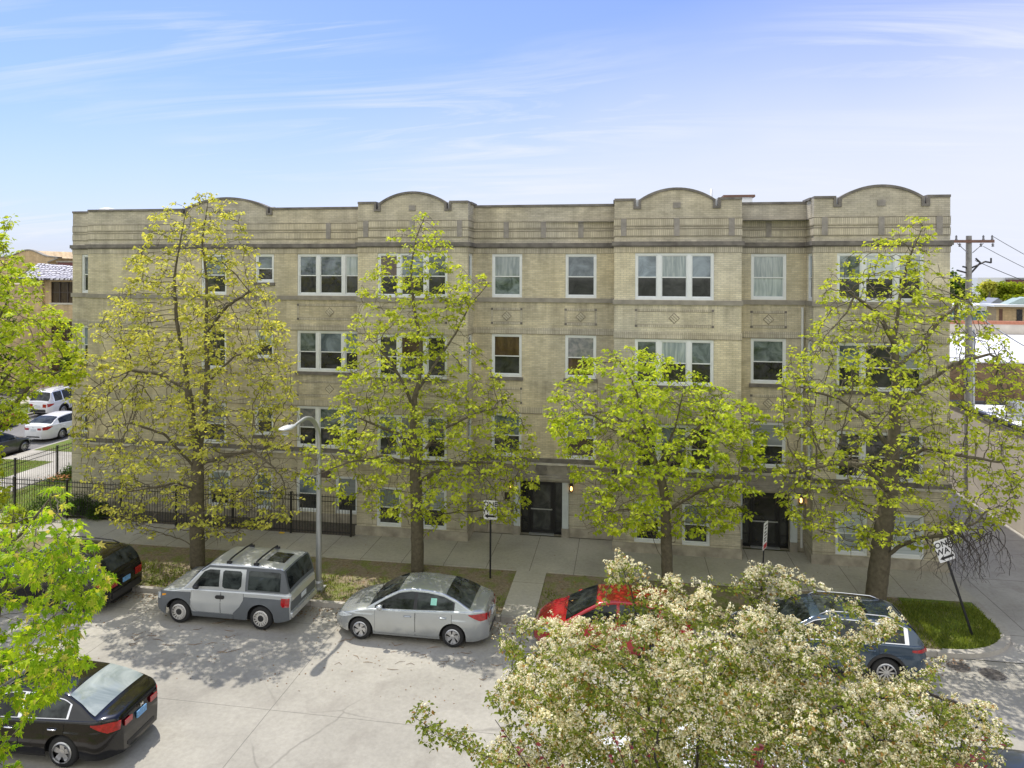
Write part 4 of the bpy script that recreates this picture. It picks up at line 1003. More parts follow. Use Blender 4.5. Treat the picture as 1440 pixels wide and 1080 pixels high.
# ================================================================ VEHICLES
def smooth_prof(tab, xs, win):
    x = np.array([t[0] for t in tab]); z = np.array([t[1] for t in tab])
    if win <= 0: return np.interp(xs, x, z)
    acc = np.zeros(len(xs)); ks = np.linspace(-win, win, 9); wt = 1 - np.abs(ks)/(win*1.001)
    for k, w in zip(ks, wt): acc += w*np.interp(np.clip(xs+k, x[0], x[-1]), x, z)
    return acc/wt.sum()
class Car:
    def __init__(s, **k):
        s.__dict__.update(dict(ef=.62, er=.72, Df=.75, Dr=.55, sm=.07, gsm=.06, ztip=.24, sill=.2, tum=.95, crown=.03, gcrown=.035, rr=.05))
        s.__dict__.update(k)
        s.x0, s.x1 = -s.L/2, s.L/2
        s.side = [(.15, .915), (.27, .955), (.32, .968), (.45, .985), (.62, 1.0), (.75, 1.0), (.79, .984), (.92, .966), (1.1, .945), (1.4, .93)]
    def w(s, x):
        x = np.asarray(x, float); d = np.where(x > 0, s.x1 - x, x - s.x0); D = np.where(x > 0, s.Df, s.Dr); e = np.where(x > 0, s.ef, s.er)
        q = np.clip(1 - d/D, 0, 1); return s.W*(1 - (1-e)*q**2.4)
    def top(s, x): return smooth_prof(s.belt, np.atleast_1d(np.asarray(x, float)), s.sm)
    def roof(s, x): return smooth_prof(s.gh, np.atleast_1d(np.asarray(x, float)), s.gsm)
    def bot(s, x):
        x = np.atleast_1d(np.asarray(x, float)); z = np.full(x.shape, s.sill)
        d = np.minimum(s.x1 - x, x - s.x0); z = z + (s.ztip - s.sill)*np.clip(1 - d/.35, 0, 1)
        for xc in (s.xf, s.xr):
            q = s.ra**2 - (x-xc)**2; z = np.where(q > 0, np.maximum(z, s.r + np.sqrt(np.maximum(q, 0))), z)
        return z
    def fs(s, z): return np.interp(z, [a for a, b in s.side], [b for a, b in s.side])
    def ys(s, x, z): return float(s.w(x)*s.fs(z))
    def ygh(s, x, z):
        zb = float(s.top(x)[0]); zr = max(a[1] for a in s.gh); t = (z-zb)/max(zr-zb, .05)
        return float(s.w(x)*s.fs(zb)*.965*(1-t) + s.wr*t + .022*math.sin(pi*min(max(t, 0), 1)))
    def body(s, parent, mat):
        xs = np.unique(np.concatenate([np.arange(s.x0, s.x1, .04), [s.x1], np.linspace(s.x0, s.x0+.2, 14), np.linspace(s.x1-.2, s.x1, 14)] + [xc + s.ra*np.cos(np.linspace(0, pi, 29)) for xc in (s.xf, s.xr)]))
        T = s.top(xs); B = s.bot(xs); Wd = s.w(xs); mb = MB(); rows = []
        for x, t, b, w in zip(xs, T, B, Wd):
            zt = t - s.rr; b = min(b, zt - .01); half = [(w*float(s.fs(z)), z) for z in np.linspace(b, zt, 17)]
            yt = half[-1][0]; half += [(yt-.012, zt + s.rr*.5), (yt-.045, zt + s.rr*.88), (yt*.8, t + s.crown*.3), (yt*.45, t + s.crown*.8), (0, t + s.crown)]
            full = [(-y, z) for y, z in half] + [(y, z) for y, z in half[-2::-1]]
            rows.append([(x, y, z) for y, z in full])
        n = len(rows[0]); vs = [p for r in rows for p in r]; fs = []
        for i in range(len(rows)-1):
            for j in range(n-1): fs.append((i*n+j, i*n+j+1, (i+1)*n+j+1, (i+1)*n+j))
        fs.append(tuple(range(n-1, -1, -1))); fs.append(tuple((len(rows)-1)*n + j for j in range(n)))
        mb.add(vs, fs); return mb.build('body', mat, parent, True, angle=.6, normals=True)
    def cabin(s, parent, mat, name='cabin'):
        a, b = s.gh[0][0], s.gh[-1][0]
        xs = np.unique(np.concatenate([np.arange(a, b, .03), [b], np.linspace(a, a+.2, 12)])); G = s.roof(xs); rows = []
        for x, g in zip(xs, G):
            zb = float(s.top(x)[0]) - .06; g = max(g, zb + .03); rad = min(.075, .45*(g - zb)); zt = g - rad
            half = [(s.ygh(x, z), z) for z in np.linspace(zb, zt, 6)]
            yt = half[-1][0]; half += [(yt - rad*.1, zt + rad*.4), (yt - rad*.35, zt + rad*.76), (yt - rad*.9, g - .004), (yt*.6, g + s.gcrown*.6), (0, g + s.gcrown)]
            full = [(-y, z) for y, z in half] + [(y, z) for y, z in half[-2::-1]]; rows.append([(x, y, z) for y, z in full])
        n = len(rows[0]); vs = [p for r in rows for p in r]; fs = []
        for i in range(len(rows)-1):
            for j in range(n-1): fs.append((i*n+j, i*n+j+1, (i+1)*n+j+1, (i+1)*n+j))
        fs.append(tuple(range(n-1, -1, -1))); fs.append(tuple((len(rows)-1)*n + j for j in range(n)))
        mb = MB(); mb.add(vs, fs); return mb.build(name, mat, parent, True, angle=.7, normals=True)
    def patch(s, name, parent, mat, top, bot, off=.008, where='body', sides=(-1, 1), step=.03, rows=5, clip=True, mat2=None):
        """panel lying on the side of the body or cabin, between two height profiles"""
        x0, x1 = top[0][0], top[-1][0]; xs = np.unique(np.concatenate([np.arange(x0, x1, step), [x1], [p[0] for p in top], [p[0] for p in bot if x0 <= p[0] <= x1]]))
        zt = np.interp(xs, [p[0] for p in top], [p[1] for p in top]); zb = np.interp(xs, [p[0] for p in bot], [p[1] for p in bot])
        if where == 'body' and clip: zb = np.maximum(zb, s.bot(xs)); zt = np.maximum(zt, zb + .001)
        out = []
        for sg in sides:
            vs = []; fs = []
            for x, a, b in zip(xs, zt, zb):
                for k in range(rows):
                    z = b + (a-b)*k/(rows-1); y = (s.ys(x, z) if where == 'body' else s.ygh(x, z)) + off
                    vs.append((x, sg*y, z))
            nx = len(xs)
            for i in range(nx-1):
                for k in range(rows-1):
                    f = (i*rows+k, (i+1)*rows+k, (i+1)*rows+k+1, i*rows+k+1); fs.append(f if sg < 0 else f[::-1])
            # small return edge so the panel has thickness
            base_n = len(vs); ring = [i*rows for i in range(nx)] + [(nx-1)*rows+k for k in range(1, rows)] + [i*rows+rows-1 for i in range(nx-2, -1, -1)] + [k for k in range(rows-2, 0, -1)]
            for i in ring: v = vs[i]; vs.append((v[0], v[1] - sg*(off+.012), v[2]))
            m = len(ring)
            for i in range(m):
                j = (i+1) % m; f = (ring[i], ring[j], base_n+j, base_n+i); fs.append(f if sg > 0 else f[::-1])
            mb = MB(); mb.add(vs, fs); out.append(mb.build(name, mat, parent, True, angle=.8))
        return out
    def screen(s, name, parent, mat, xa, xb, inset=.07, off=.012, cols=9):
        """glass lying on the top surface of the cabin between two x positions"""
        xs = np.linspace(xa, xb, 16); G = s.roof(xs); vs = []; fs = []
        dx = 1e-2; S = (s.roof(xs+dx) - s.roof(xs-dx))/(2*dx)
        for x, g, sl in zip(xs, G, S):
            l = math.hypot(1, sl); nx_, nz_ = -sl/l, 1/l; zb = float(s.top(x)[0]); rad = min(.075, .45*(g-zb+.06))
            hw = s.ygh(x, max(g - rad, zb)) - inset
            for k in range(cols):
                u = -1 + 2*k/(cols-1); cz = s.gcrown*(1-u*u)
                vs.append((x + nx_*(off), u*hw, g + cz + nz_*off))
        for i in range(len(xs)-1):
            for k in range(cols-1): fs.append((i*cols+k, (i+1)*cols+k, (i+1)*cols+k+1, i*cols+k+1))
        mb = MB(); mb.add(vs, fs); return mb.build(name, mat, parent, True)
    def wheels(s, parent, kind):
        for xc in (s.xf, s.xr):
            for sg in (-1, 1):
                yo = sg*(s.W - .035); tw = .2; r = s.r
                mb = MB(); prof = [(r*.66, 0), (r*.8, .0), (r*.93, .012), (r*.99, .04), (r, .07), (r, tw-.05), (r*.97, tw-.01), (r*.8, tw), (r*.6, tw)]
                mb.lathe([(a, -sg*b) for a, b in prof], 28, 'y', (xc, yo, r), cap=False); t = mb.build('wheel', M['rubber'], parent, True, angle=.7, normals=True)
                mb = MB(); R = r*.67
                mb.lathe([(R, .006), (R*.97, -.004), (R*.88, .012), (R*.86, .05)][0:4] if sg > 0 else [(R, -.006), (R*.97, .004), (R*.88, -.012), (R*.86, -.05)], 28, 'y', (xc, yo, r), 0, cap=False)
                d = -sg
                # dark bowl behind the spokes
                n = 24; c = [(xc, yo + d*.05, r)] + [(xc + R*.9*math.cos(2*pi*j/n), yo + d*.05, r + R*.9*math.sin(2*pi*j/n)) for j in range(n)]
                mb.add(c, [(0, 1+j, 1+(j+1) % n) for j in range(n)], 1)
                def spoke(a, w0, w1, r0, r1, tw_=0.0):
                    ca, sa = math.cos(a), math.sin(a); ca1, sa1 = math.cos(a+tw_), math.sin(a+tw_); q = []
                    for rr_, ww, c1, s1, dd in ((r0, w0, ca, sa, .0), (r1, w1, ca1, sa1, .004)):
                        for e in (-1, 1): q.append((xc + c1*rr_ - s1*ww*e, yo + d*(.004+dd), r + s1*rr_ + c1*ww*e))
                    q2 = [(p[0], p[1] + d*.03, p[2]) for p in q]
                    mb.add(q + q2, [(0, 1, 3, 2), (0, 2, 6, 4), (1, 5, 7, 3), (2, 3, 7, 6)], 0)
                if kind == 'steel':
                    k = 16
                    for j in range(k): spoke(2*pi*j/k, R*.085, R*.1, R*.5, R*.95)
                    mb.lathe([(R*.55, d*.004), (R*.5, -d*.006), (R*.4, -d*.004)], 24, 'y', (xc, yo, r), 0, cap=False)
                    mb.lathe([(R*.4, -d*.006), (R*.3, -d*.02), (.01, -d*.022)], 20, 'y', (xc, yo, r), 1)
                elif kind == 'five':
                    for j in range(5): spoke(pi/2 + 2*pi*j/5, R*.2, R*.26, R*.15, R*.95)
                    mb.lathe([(R*.3, d*.0), (R*.24, -d*.006), (.01, -d*.008)], 16, 'y', (xc, yo, r), 0)
                elif kind == 'swirl':
                    for j in range(5):
                        spoke(pi/2 + 2*pi*j/5, R*.1, R*.27, R*.15, R*.95, .35*sg); spoke(pi/2 + .5 + 2*pi*j/5, R*.05, R*.12, R*.3, R*.95, .35*sg)
                    mb.lathe([(R*.3, d*.0), (R*.24, -d*.006), (.01, -d*.008)], 16, 'y', (xc, yo, r), 0)
                else:
                    for j in range(10): spoke(2*pi*j/10, R*.06, R*.1, R*.15, R*.95)
                    mb.lathe([(R*.28, d*.0), (R*.22, -d*.006), (.01, -d*.008)], 16, 'y', (xc, yo, r), 0)
                mb.build('rim', [M['steelrim'] if kind == 'steel' else M['rim'], M['plastic']], t, True, angle=.5)
    def underbody(s, parent):
        mb = MB(); mb.box(s.x0+.12, s.x1-.12, -s.W*.45, s.W*.45, .2, .5); mb.box(s.xr-.45, s.xf+.42, -s.W+.21, s.W-.21, .2, .62)
        for xc in (s.xf, s.xr): mb.box(xc - s.ra-.02, xc + s.ra+.02, -s.W+.2, s.W-.2, .3, s.r+s.ra+.02)
        mb.build('underbody', M['under'], parent)
    def mirror(s, parent, x, z, mat):
        for sg in (-1, 1):
            y = s.ys(x, z) ; mb = MB(); n = 10; vs = []; fs = []
            pr = [(-.07, .045, .05), (-.05, .075, .068), (0, .085, .075), (.07, .07, .06), (.1, .03, .025)]
            for (dx, w, h) in pr:
                for j in range(n): a = 2*pi*j/n; vs.append((x + dx, sg*(y + .1 + w*math.cos(a)), z + .06 + h*math.sin(a)))
            for i in range(len(pr)-1):
                for j in range(n): fs.append((i*n+j, i*n+(j+1) % n, (i+1)*n+(j+1) % n, (i+1)*n+j))
            fs += [tuple(range(n-1, -1, -1)), tuple((len(pr)-1)*n + j for j in range(n))]
            mb.add(vs, fs); m_ = mb.build('wing_mirror', mat, parent, True, normals=True)
            mb = MB(); mb.tube([(x+.03, sg*(y-.03), z), (x+.03, sg*(y+.06), z+.02)], .025, 6); mb.build('mirror_arm', M['plastic'], m_)
    def doors(s, parent, mat, spec, gapmat=None, hmat=None):
        """spec: list of (top profile, bottom profile, handle (x, z) or None)"""
        for top, bot, hd in spec:
            g = .008; gt = [(top[0][0]-g, top[0][1]), *top[1:-1], (top[-1][0]+g, top[-1][1])]; gb = [(bot[0][0]-g, bot[0][1]-g)] + [(x, z-g) for x, z in bot[1:-1]] + [(bot[-1][0]+g, bot[-1][1]-g)]
            gaps = s.patch('door_gap', parent, M['under'], gt, gb, .0025)
            ds = s.patch('door', parent, mat, top, bot, .006)
            for gq, d in zip(gaps, ds): gq.parent = d
            if hd:
                for sg, d in zip((-1, 1), ds):
                    x, z = hd; y = s.ys(x, z) + .012; mb = MB(); mb.tube([(x-.1, sg*y, z), (x-.07, sg*(y+.025), z), (x+.07, sg*(y+.025), z), (x+.1, sg*y, z)], .017, 6); mb.build('handle', hmat or mat, d, True)
    def cap(s, name, parent, mat, x, y0, y1, z0, z1, th=.02, r=.03):
        e = 1 if x > 0 else -1; pts = rounded(y0, y1, z0, z1, min(r, (z1-z0)*.45, (y1-y0)*.45)); n = len(pts)
        mb = MB(); xa, xb = x, x + e*th
        mb.add([(xa, y, z) for y, z in pts] + [(xb, y, z) for y, z in pts], [tuple(range(n)), tuple(range(2*n-1, n-1, -1))] + [(i, i+n, (i+1) % n+n, (i+1) % n) for i in range(n)])
        return mb.build(name, mat, parent, normals=True)

def place(name, label, cat, x, y, rz, z=ZS):
    return thing(name, label, cat, (x, y, z), rz, 'cars parked on the side street' if x < -30 else ('cars parked along the far kerb' if y > 17 else 'cars parked along the near kerb'))
def hood_lines(c, t):                       # wipers along the base of the windscreen
    mb = MB(); x = c.gh[-1][0] - .03; z = float(c.roof(x-.06)[0])
    for y0, y1 in ((-.55, .05), (.02, .6)): mb.tube([(x, y0, z+.05), (x-.22, y1, float(c.roof(x-.28)[0])+.055)], .012, 4)
    mb.build('wipers', M['plastic'], t)

def sedan(t, pm, L=4.55, W=.88, wb=2.67, glass='g_car', rear=None, kind='swirl', chrome=False, r=.315, mm=None, full=True, plate='plate', tailmat='tail', sc=1.0):
    h = L/2; xf = h - .86; xr = xf - wb
    c = Car(L=L, W=W, xf=xf, xr=xr, r=r, ra=r+.06,
            belt=[(-h, .58), (-h+.03, .9), (-h+.1, 1.02), (-h+.35, 1.045), (-1.0, 1.0), (0, .955), (.75, .935), (1.05, .93), (1.5, .86), (h-.35, .74), (h-.14, .66), (h-.03, .55), (h, .45)],
            gh=[(-h+.42, 1.03), (-h+.85, 1.25), (-h+1.25, 1.385), (-.55, 1.44), (-.05, 1.45), (.3, 1.4), (.7, 1.22), (1.22, .92)],
            wr=.56, ef=.5, er=.62, Df=.85, Dr=.6, gsm=.1)
    c.body(t, pm); c.cabin(t, pm); c.underbody(t); c.wheels(t, kind)
    c.screen('windscreen', t, M[glass], .34, 1.13, .06); c.screen('rear_window', t, M[rear or glass], -h+.5, -h+1.2, .06)
    zt = lambda x: float(c.roof(x)[0]) - .085
    zb = lambda x: float(c.top(x)[0]) + .012
    bx = -.2
    w1 = [(x, max(zt(x), zb(x)+.004)) for x in np.linspace(bx+.05, .92, 16)]; b1 = [(x, zb(x)) for x in np.linspace(bx+.05, .92, 16)]
    w2 = [(x, max(zt(x), zb(x)+.004)) for x in np.linspace(-1.27, bx-.05, 16)]; b2 = [(x, zb(x)) for x in np.linspace(-1.27, bx-.05, 16)]
    w0 = [(x, max(zt(x)+.012, zb(x)+.004)) for x in np.linspace(-1.32, .97, 30)]; b0 = [(x, zb(x)-.012) for x in np.linspace(-1.32, .97, 30)]
    c.patch('window_trim', t, M['chrome'] if chrome else M['plastic'], w0, b0, .006, 'cabin')
    c.patch('side_window', t, M[glass], w1, b1, .011, 'cabin'); c.patch('side_window', t, M[glass], w2, b2, .011, 'cabin')
    dz = .27
    c.doors(t, pm, [([(-.2, .89), (.95, .88)], [(-.2, dz), (1.0-.05, dz)], (.0, .79)),
                    ([(-1.25, .92), (-.225, .895)], [(-1.25, .62), (-1.0, .4), (-.85, dz), (-.225, dz)], (-1.0, .82))], hmat=M['chrome'] if chrome else pm)
    c.mirror(t, .78, .95, mm or pm)
    c.patch('headlight', t, M['headlamp'], [(h-.62, .72), (h-.3, .7), (h-.1, .6)], [(h-.62, .7), (h-.3, .58), (h-.1, .53)], .01, clip=False)
    c.patch('taillight', t, M[tailmat], [(-h+.04, .93), (-h+.2, .955), (-h+.52, .95)], [(-h+.04, .76), (-h+.2, .76), (-h+.52, .93)], .012, clip=False)
    c.cap('grille', t, M['plastic'], h, -.3, .3, .27, .4, .008); c.cap('licence_plate', t, M[plate], -h, -.16, .16, .7, .84, .02, .01)
    for s_ in (-1, 1): c.cap('taillight', t, M[tailmat], -h, .3 if s_ > 0 else -.54, .54 if s_ > 0 else -.3, .77, .89, .012, .02)
    c.cap('rear_bumper_vent', t, M['plastic'], -h, -.45, .45, .32, .4, .008)
    q = MB()
    for (y0, y1, z0, z1) in ((-.045, -.025, .885, .95), (.025, .045, .885, .95), (-.025, .025, .91, .925)): q.box(-h-.016, -h+.01, y0, y1, z0, z1)
    q.build('emblem', M['chrome'], t)
    hood_lines(c, t)
    return c

# --- silver sedan at the kerb
t = place('parked_car', 'silver sedan parked at the kerb in front of the first walkway', 'car', -5.93, 19.95, pi)
c = sedan(t, M['p_silver2'], L=4.5, W=.87)
mb = MB(); mb.box(-.78, -.62, .0, .004, 1.12, 1.26); o = None
x, z = -.72, 1.19; y = c.ygh(x, z) + .017
mb = MB()
for s_ in (1,): mb.quad((x-.085, s_*c.ygh(x, z-.08)+.016, z-.08), (x+.085, s_*c.ygh(x, z-.08)+.016, z-.08), (x+.085, s_*c.ygh(x, z+.08)+.016, z+.08), (x-.085, s_*c.ygh(x, z+.08)+.016, z+.08))
mb.build('window_sticker', M['sticker'], t)

# --- boxy two-tone wagon
t = place('parked_car', 'boxy silver wagon with grey plastic fenders and black roof bars parked by the street lamp', 'car', -11.6, 20.02, pi)
h = 2.15
c = Car(L=4.3, W=.908, xf=1.32, xr=-1.26, r=.345, ra=.42, sill=.27, ztip=.36, sm=.05, gsm=.035,
        belt=[(-h, 1.05), (-h+.04, 1.08), (-1, 1.08), (.85, 1.06), (1.2, 1.04), (1.75, .95), (1.95, .88), (2.08, .74), (h, .62)],
        gh=[(-h+.02, 1.06), (-h+.1, 1.34), (-h+.2, 1.66), (-h+.32, 1.74), (-1.2, 1.78), (-.1, 1.785), (.4, 1.755), (.66, 1.6), (1.2, 1.05)],
        wr=.70, ef=.72, er=.93, Df=.5, Dr=.2, gcrown=.03)
c.body(t, M['p_silver']); c.cabin(t, M['p_silver']); c.underbody(t); c.wheels(t, 'steel')
c.screen('windscreen', t, M['g_car'], .5, 1.13, .07); c.screen('rear_window', t, M['g_car'], -h+.06, -h+.215, .05, .014)
ztop = 1.665
c.patch('side_window', t, M['g_car'], [(.08, 1.61), (.4, 1.61), (.56, 1.55), (.88, 1.16)], [(.08, 1.15), (.88, 1.12)], .012, 'cabin')
c.patch('side_window', t, M['g_car'], [(-.62, 1.56), (-.57, 1.61), (-.08, 1.61), (-.03, 1.57)], [(-.62, 1.2), (-.54, 1.11), (-.1, 1.12), (-.03, 1.17)], .012, 'cabin')
c.patch('quarter_panel_trim', t, M['cladding'], [(-h+.06, 1.2), (-h+.14, 1.5), (-h+.24, 1.69), (-h+.36, 1.725), (-.75, 1.735)], [(-h+.06, 1.09), (-.75, 1.075)], .006, 'cabin')
c.screen('tailgate_frame', t, M['cladding'], -h+.03, -h+.25, -.02, .006)
c.patch('roof_side_trim', t, M['cladding'], [(-.75, 1.735), (.42, 1.72), (.66, 1.56)], [(-.75, 1.67), (.42, 1.66), (.66, 1.53)], .006, 'cabin')
c.patch('side_window', t, M['g_car'], [(-1.83, 1.62), (-1.77, 1.645), (-.9, 1.645), (-.84, 1.62)], [(-1.83, 1.13), (-.84, 1.13)], .012, 'cabin')
c.doors(t, M['p_silver'], [([(.0, 1.02), (.92, 1.015)], [(0, .42), (.75, .42), (.88, .52), (.92, .62)], None),
                          ([(-.72, 1.02), (-.025, 1.02)], [(-.72, .86), (-.68, .7), (-.5, .5), (-.38, .42), (-.025, .42)], None)])
c.patch('fender_cladding', t, M['cladding'], [(.95, .95), (1.9, .93), (h-.02, .76)], [(.95, .25), (h-.02, .25)], .014)
c.patch('fender_cladding', t, M['cladding'], [(-h+.02, .93), (-.74, .93), (-.73, .86), (-.62, .66), (-.42, .46)], [(-h+.02, .25), (-.42, .25)], .014)
c.patch('sill_cladding', t, M['cladding'], [(-.41, .4), (.94, .4)], [(-.41, .25), (.94, .25)], .015)
for sg in (-1, 1):
    mb = MB(); y = c.ys(.0, .88); mb.prism(rounded(-.13, .15, .83, .93, .045), sg*(y+.002), sg*(y+.03)); mb.build('door_handle', M['plastic'], t)
c.mirror(t, .72, 1.1, M['plastic'])
c.patch('headlight', t, M['headlamp'], [(1.93, .88), (2.12, .8)], [(1.93, .7), (2.12, .66)], .02, clip=False)
c.patch('side_marker', t, M['amber'], [(1.72, .87), (1.86, .85)], [(1.72, .83), (1.86, .79)], .02, clip=False)
c.patch('taillight', t, M['tail'], [(-h+.02, .97), (-h+.26, .97)], [(-h+.02, .74), (-h+.2, .74), (-h+.26, .8)], .02, clip=False)
c.cap('tailgate', t, M['p_silver'], -h, -.76, .76, .86, 1.06, .012); c.cap('tailgate_cladding', t, M['cladding'], -h, -.8, .8, .6, .855, .014)
c.cap('rear_bumper', t, M['p_silver'], -h, -.82, .82, .4, .56, .06, .05); c.cap('licence_plate', t, M['plate'], -h-.014, -.16, .16, .7, .84, .012, .01)
c.cap('front_bumper', t, M['cladding'], h, -.62, .62, .34, .62, .03, .05); c.cap('grille', t, M['plastic'], h, -.35, .35, .66, .72, .01)
for x in (-.15, -1.0):
    z = float(c.roof(x)[0]) + .1; mb = MB(); mb.tube([(x, -.66, z-.1), (x, -.62, z-.01), (x, -.3, z+.012), (x, .3, z+.012), (x, .62, z-.01), (x, .66, z-.1)], .026, 8)
    for sg in (-1, 1): mb.box(x-.07, x+.07, sg*.645-.035, sg*.645+.035, z-.14, z-.045)
    mb.build('roof_bar', M['plastic'], t, True, angle=.8)
c.screen('sunroof', t, M['g_car'], -1.72, -1.16, .3, .01)
hood_lines(c, t)

# --- red hatchback
t = place('parked_car', 'bright red hatchback mostly hidden behind the flowering tree', 'car', -.3, 20.0, pi)
h = 2.15
c = Car(L=4.3, W=.86, xf=1.32, xr=-1.22, r=.31, ra=.365,
        belt=[(-h, .7), (-h+.04, .98), (-h+.2, 1.03), (-1, 1.0), (.7, .95), (1.15, .93), (1.6, .84), (1.9, .74), (2.06, .64), (h, .48)],
        gh=[(-h+.08, 1.0), (-h+.4, 1.3), (-h+.6, 1.42), (-.6, 1.5), (-.05, 1.5), (.35, 1.43), (.75, 1.24), (1.35, .9)], wr=.55, ef=.45, er=.66, Df=.8, Dr=.45, gsm=.09)
c.body(t, M['p_red']); c.cabin(t, M['p_red']); c.underbody(t); c.wheels(t, 'ten')
c.screen('windscreen', t, M['g_car'], .42, 1.24, .06); c.screen('rear_window', t, M['g_car'], -h+.15, -h+.52, .06)
for a, b in ((-.12, 1.02), (-1.2, -.2)):
    xs = np.linspace(a, b, 14); c.patch('side_window', t, M['g_car'], [(x, max(float(c.roof(x)[0])-.085, float(c.top(x)[0])+.02)) for x in xs], [(x, float(c.top(x)[0])+.012) for x in xs], .011, 'cabin')
c.doors(t, M['p_red'], [([(-.15, .9), (1.0, .88)], [(-.15, .27), (.95, .27)], (.05, .8)), ([(-1.15, .93), (-.175, .9)], [(-1.15, .65), (-.8, .27), (-.175, .27)], (-.95, .83))])
c.mirror(t, .9, .95, M['p_red'])
c.patch('headlight', t, M['headlamp'], [(h-.8, .8), (h-.45, .76), (h-.08, .62)], [(h-.8, .775), (h-.45, .62), (h-.08, .52)], .012, clip=False)
c.patch('taillight', t, M['tail'], [(-h+.03, 1.0), (-h+.3, .98)], [(-h+.03, .78), (-h+.3, .84)], .012, clip=False)
c.cap('grille', t, M['plastic'], h, -.36, .36, .28, .46, .012); c.cap('licence_plate', t, M['plate'], -h, -.16, .16, .7, .84, .02, .01)
hood_lines(c, t)

def suv(t, pm, L=4.65, W=.92, glass='g_car', H=1.66, kind='ten', r=.355, sunroof=True, rails=False, plate='plate', clad='plastic', tw=.14):
    h = L/2; k = H - 1.66
    c = Car(L=L, W=W, xf=h-.9, xr=h-.9-2.75, r=r, ra=r+.065, sill=.28, ztip=.36, sm=.06, gsm=.07,
            belt=[(-h, .75), (-h+.03, 1.0), (-h+.15, 1.08), (-1, 1.08), (.7, 1.03), (1.1, 1.02), (1.7, .95), (h-.3, .87), (h-.12, .76), (h, .6)],
            gh=[(-h+.05, 1.06), (-h+.25, 1.35), (-h+.4, 1.54+k), (-h+.62, 1.62+k), (-.6, 1.66+k), (0, 1.66+k), (.35, 1.6+k), (.75, 1.38+k*.6), (1.3, 1.0)], wr=.62, ef=.6, er=.76, Df=.6, Dr=.4)
    c.body(t, pm); c.cabin(t, pm); c.underbody(t); c.wheels(t, kind)
    c.screen('windscreen', t, M[glass], .42, 1.2, .07); c.screen('rear_window', t, M[glass], -h+.12, -h+.4, .07)
    zt = lambda x: float(c.roof(x)[0]) - .09
    zb = lambda x: float(c.top(x)[0]) + .015
    a0 = -h + .55
    xs = np.linspace(a0-.1, 1.08, 30); c.patch('window_trim', t, M['chrome'], [(x, max(zt(x)+.016, zb(x)+.005)) for x in xs], [(x, zb(x)-.02) for x in xs], .006, 'cabin')
    for a, b in ((-.08, 1.0), (-1.12, -.16), (a0, -1.2)):
        xs = np.linspace(a, b, 14); c.patch('side_window', t, M[glass], [(x, max(zt(x), zb(x)+.004)) for x in xs], [(x, zb(x)) for x in xs], .011, 'cabin')
    c.doors(t, pm, [([(-.12, .98), (.98, .96)], [(-.12, .4), (.93, .4)], (.05, .88)), ([(-1.15, 1.0), (-.145, .98)], [(-1.15, .78), (-.8, .4), (-.145, .4)], (-.98, .9))])
    for xc in (c.xf, c.xr):
        R2 = c.ra + .07; xs = np.linspace(xc-R2, xc+R2, 33)
        c.patch('wheel_arch', t, M[clad], [(x, max(.3, r + math.sqrt(max(R2**2-(x-xc)**2, 0)))) for x in xs], [(x, .28) for x in xs], .013)
    c.patch('sill_trim', t, M[clad], [(c.xr+.5, .4), (c.xf-.5, .4)], [(c.xr+.5, .28), (c.xf-.5, .28)], .014)
    c.mirror(t, .88, 1.06, pm)
    c.patch('headlight', t, M['headlamp'], [(h-.55, .88), (h-.12, .8)], [(h-.55, .82), (h-.12, .66)], .012, clip=False)
    c.patch('taillight', t, M['tail'], [(-h+.02, .98), (-h+.4, .97)], [(-h+.02, .98-tw), (-h+.4, .92)], .014, clip=False)
    for s_ in (-1, 1): c.cap('taillight', t, M['tail'], -h, .4 if s_ > 0 else -.68, .68 if s_ > 0 else -.4, .96-tw, .95, .014, .02)
    c.cap('licence_plate', t, M[plate], -h, -.16, .16, .72, .86, .02, .01); c.cap('rear_bumper', t, M[clad], -h, -.62, .62, .38, .58, .03, .04)
    c.cap('grille', t, M['plastic'], h, -.45, .45, .4, .58, .015)
    if sunroof: c.screen('sunroof', t, M['g_car'], -.42, .16, .16, .012); c.screen('sunroof', t, M['g_car'], -1.05, -.48, .16, .012)
    if rails:
        for s_ in (-1, 1):
            xs = np.linspace(-h+.7, .2, 9); mb = MB(); mb.tube([(x, s_*.585, float(c.roof(x)[0]) + (.07 if 0 < i < 8 else 0)) for i, x in enumerate(xs)], .02, 6); mb.build('roof_rail', M['chrome'] if rails == 'chrome' else M['plastic'], t, True)
    hood_lines(c, t)
    return c
t = place('parked_car', 'slate blue crossover with twin sunroof glass parked before the grass island', 'car', 5.2, 19.98, pi)
suv(t, M['p_blue'], 4.65, .92, H=1.6, rails='chrome', tw=.1)
t = place('parked_car', 'black minivan partly hidden by maple leaves at the left kerb', 'car', -17.75, 20.05, pi)
suv(t, M['p_black'], 4.85, .95, H=1.66, sunroof=False, rails='plastic', plate='plateblue', tw=.22)
t = place('parked_car', 'glossy black sedan at the bottom left under the maple', 'car', -12.75, 14.0, pi - math.radians(-1.5))
sedan(t, M['p_black'], L=4.75, W=.92, wb=2.72, rear='g_carpale', kind='five', chrome=True, r=.335, plate='plateblue')
# cars on the near side under the flowering tree
t = place('parked_car', 'white car with dark roof bars glimpsed through the flowering tree', 'car', 1.35, 13.75, pi)
suv(t, M['p_white'], 4.6, .9, H=1.55, sunroof=False, rails='plastic')
t = place('parked_car', 'dark grey car at the bottom right corner, its roof beside the blossom tips', 'car', 6.75, 14.1, pi)
sedan(t, M['p_grey'], L=4.6, W=.9, mm=M['p_black'])
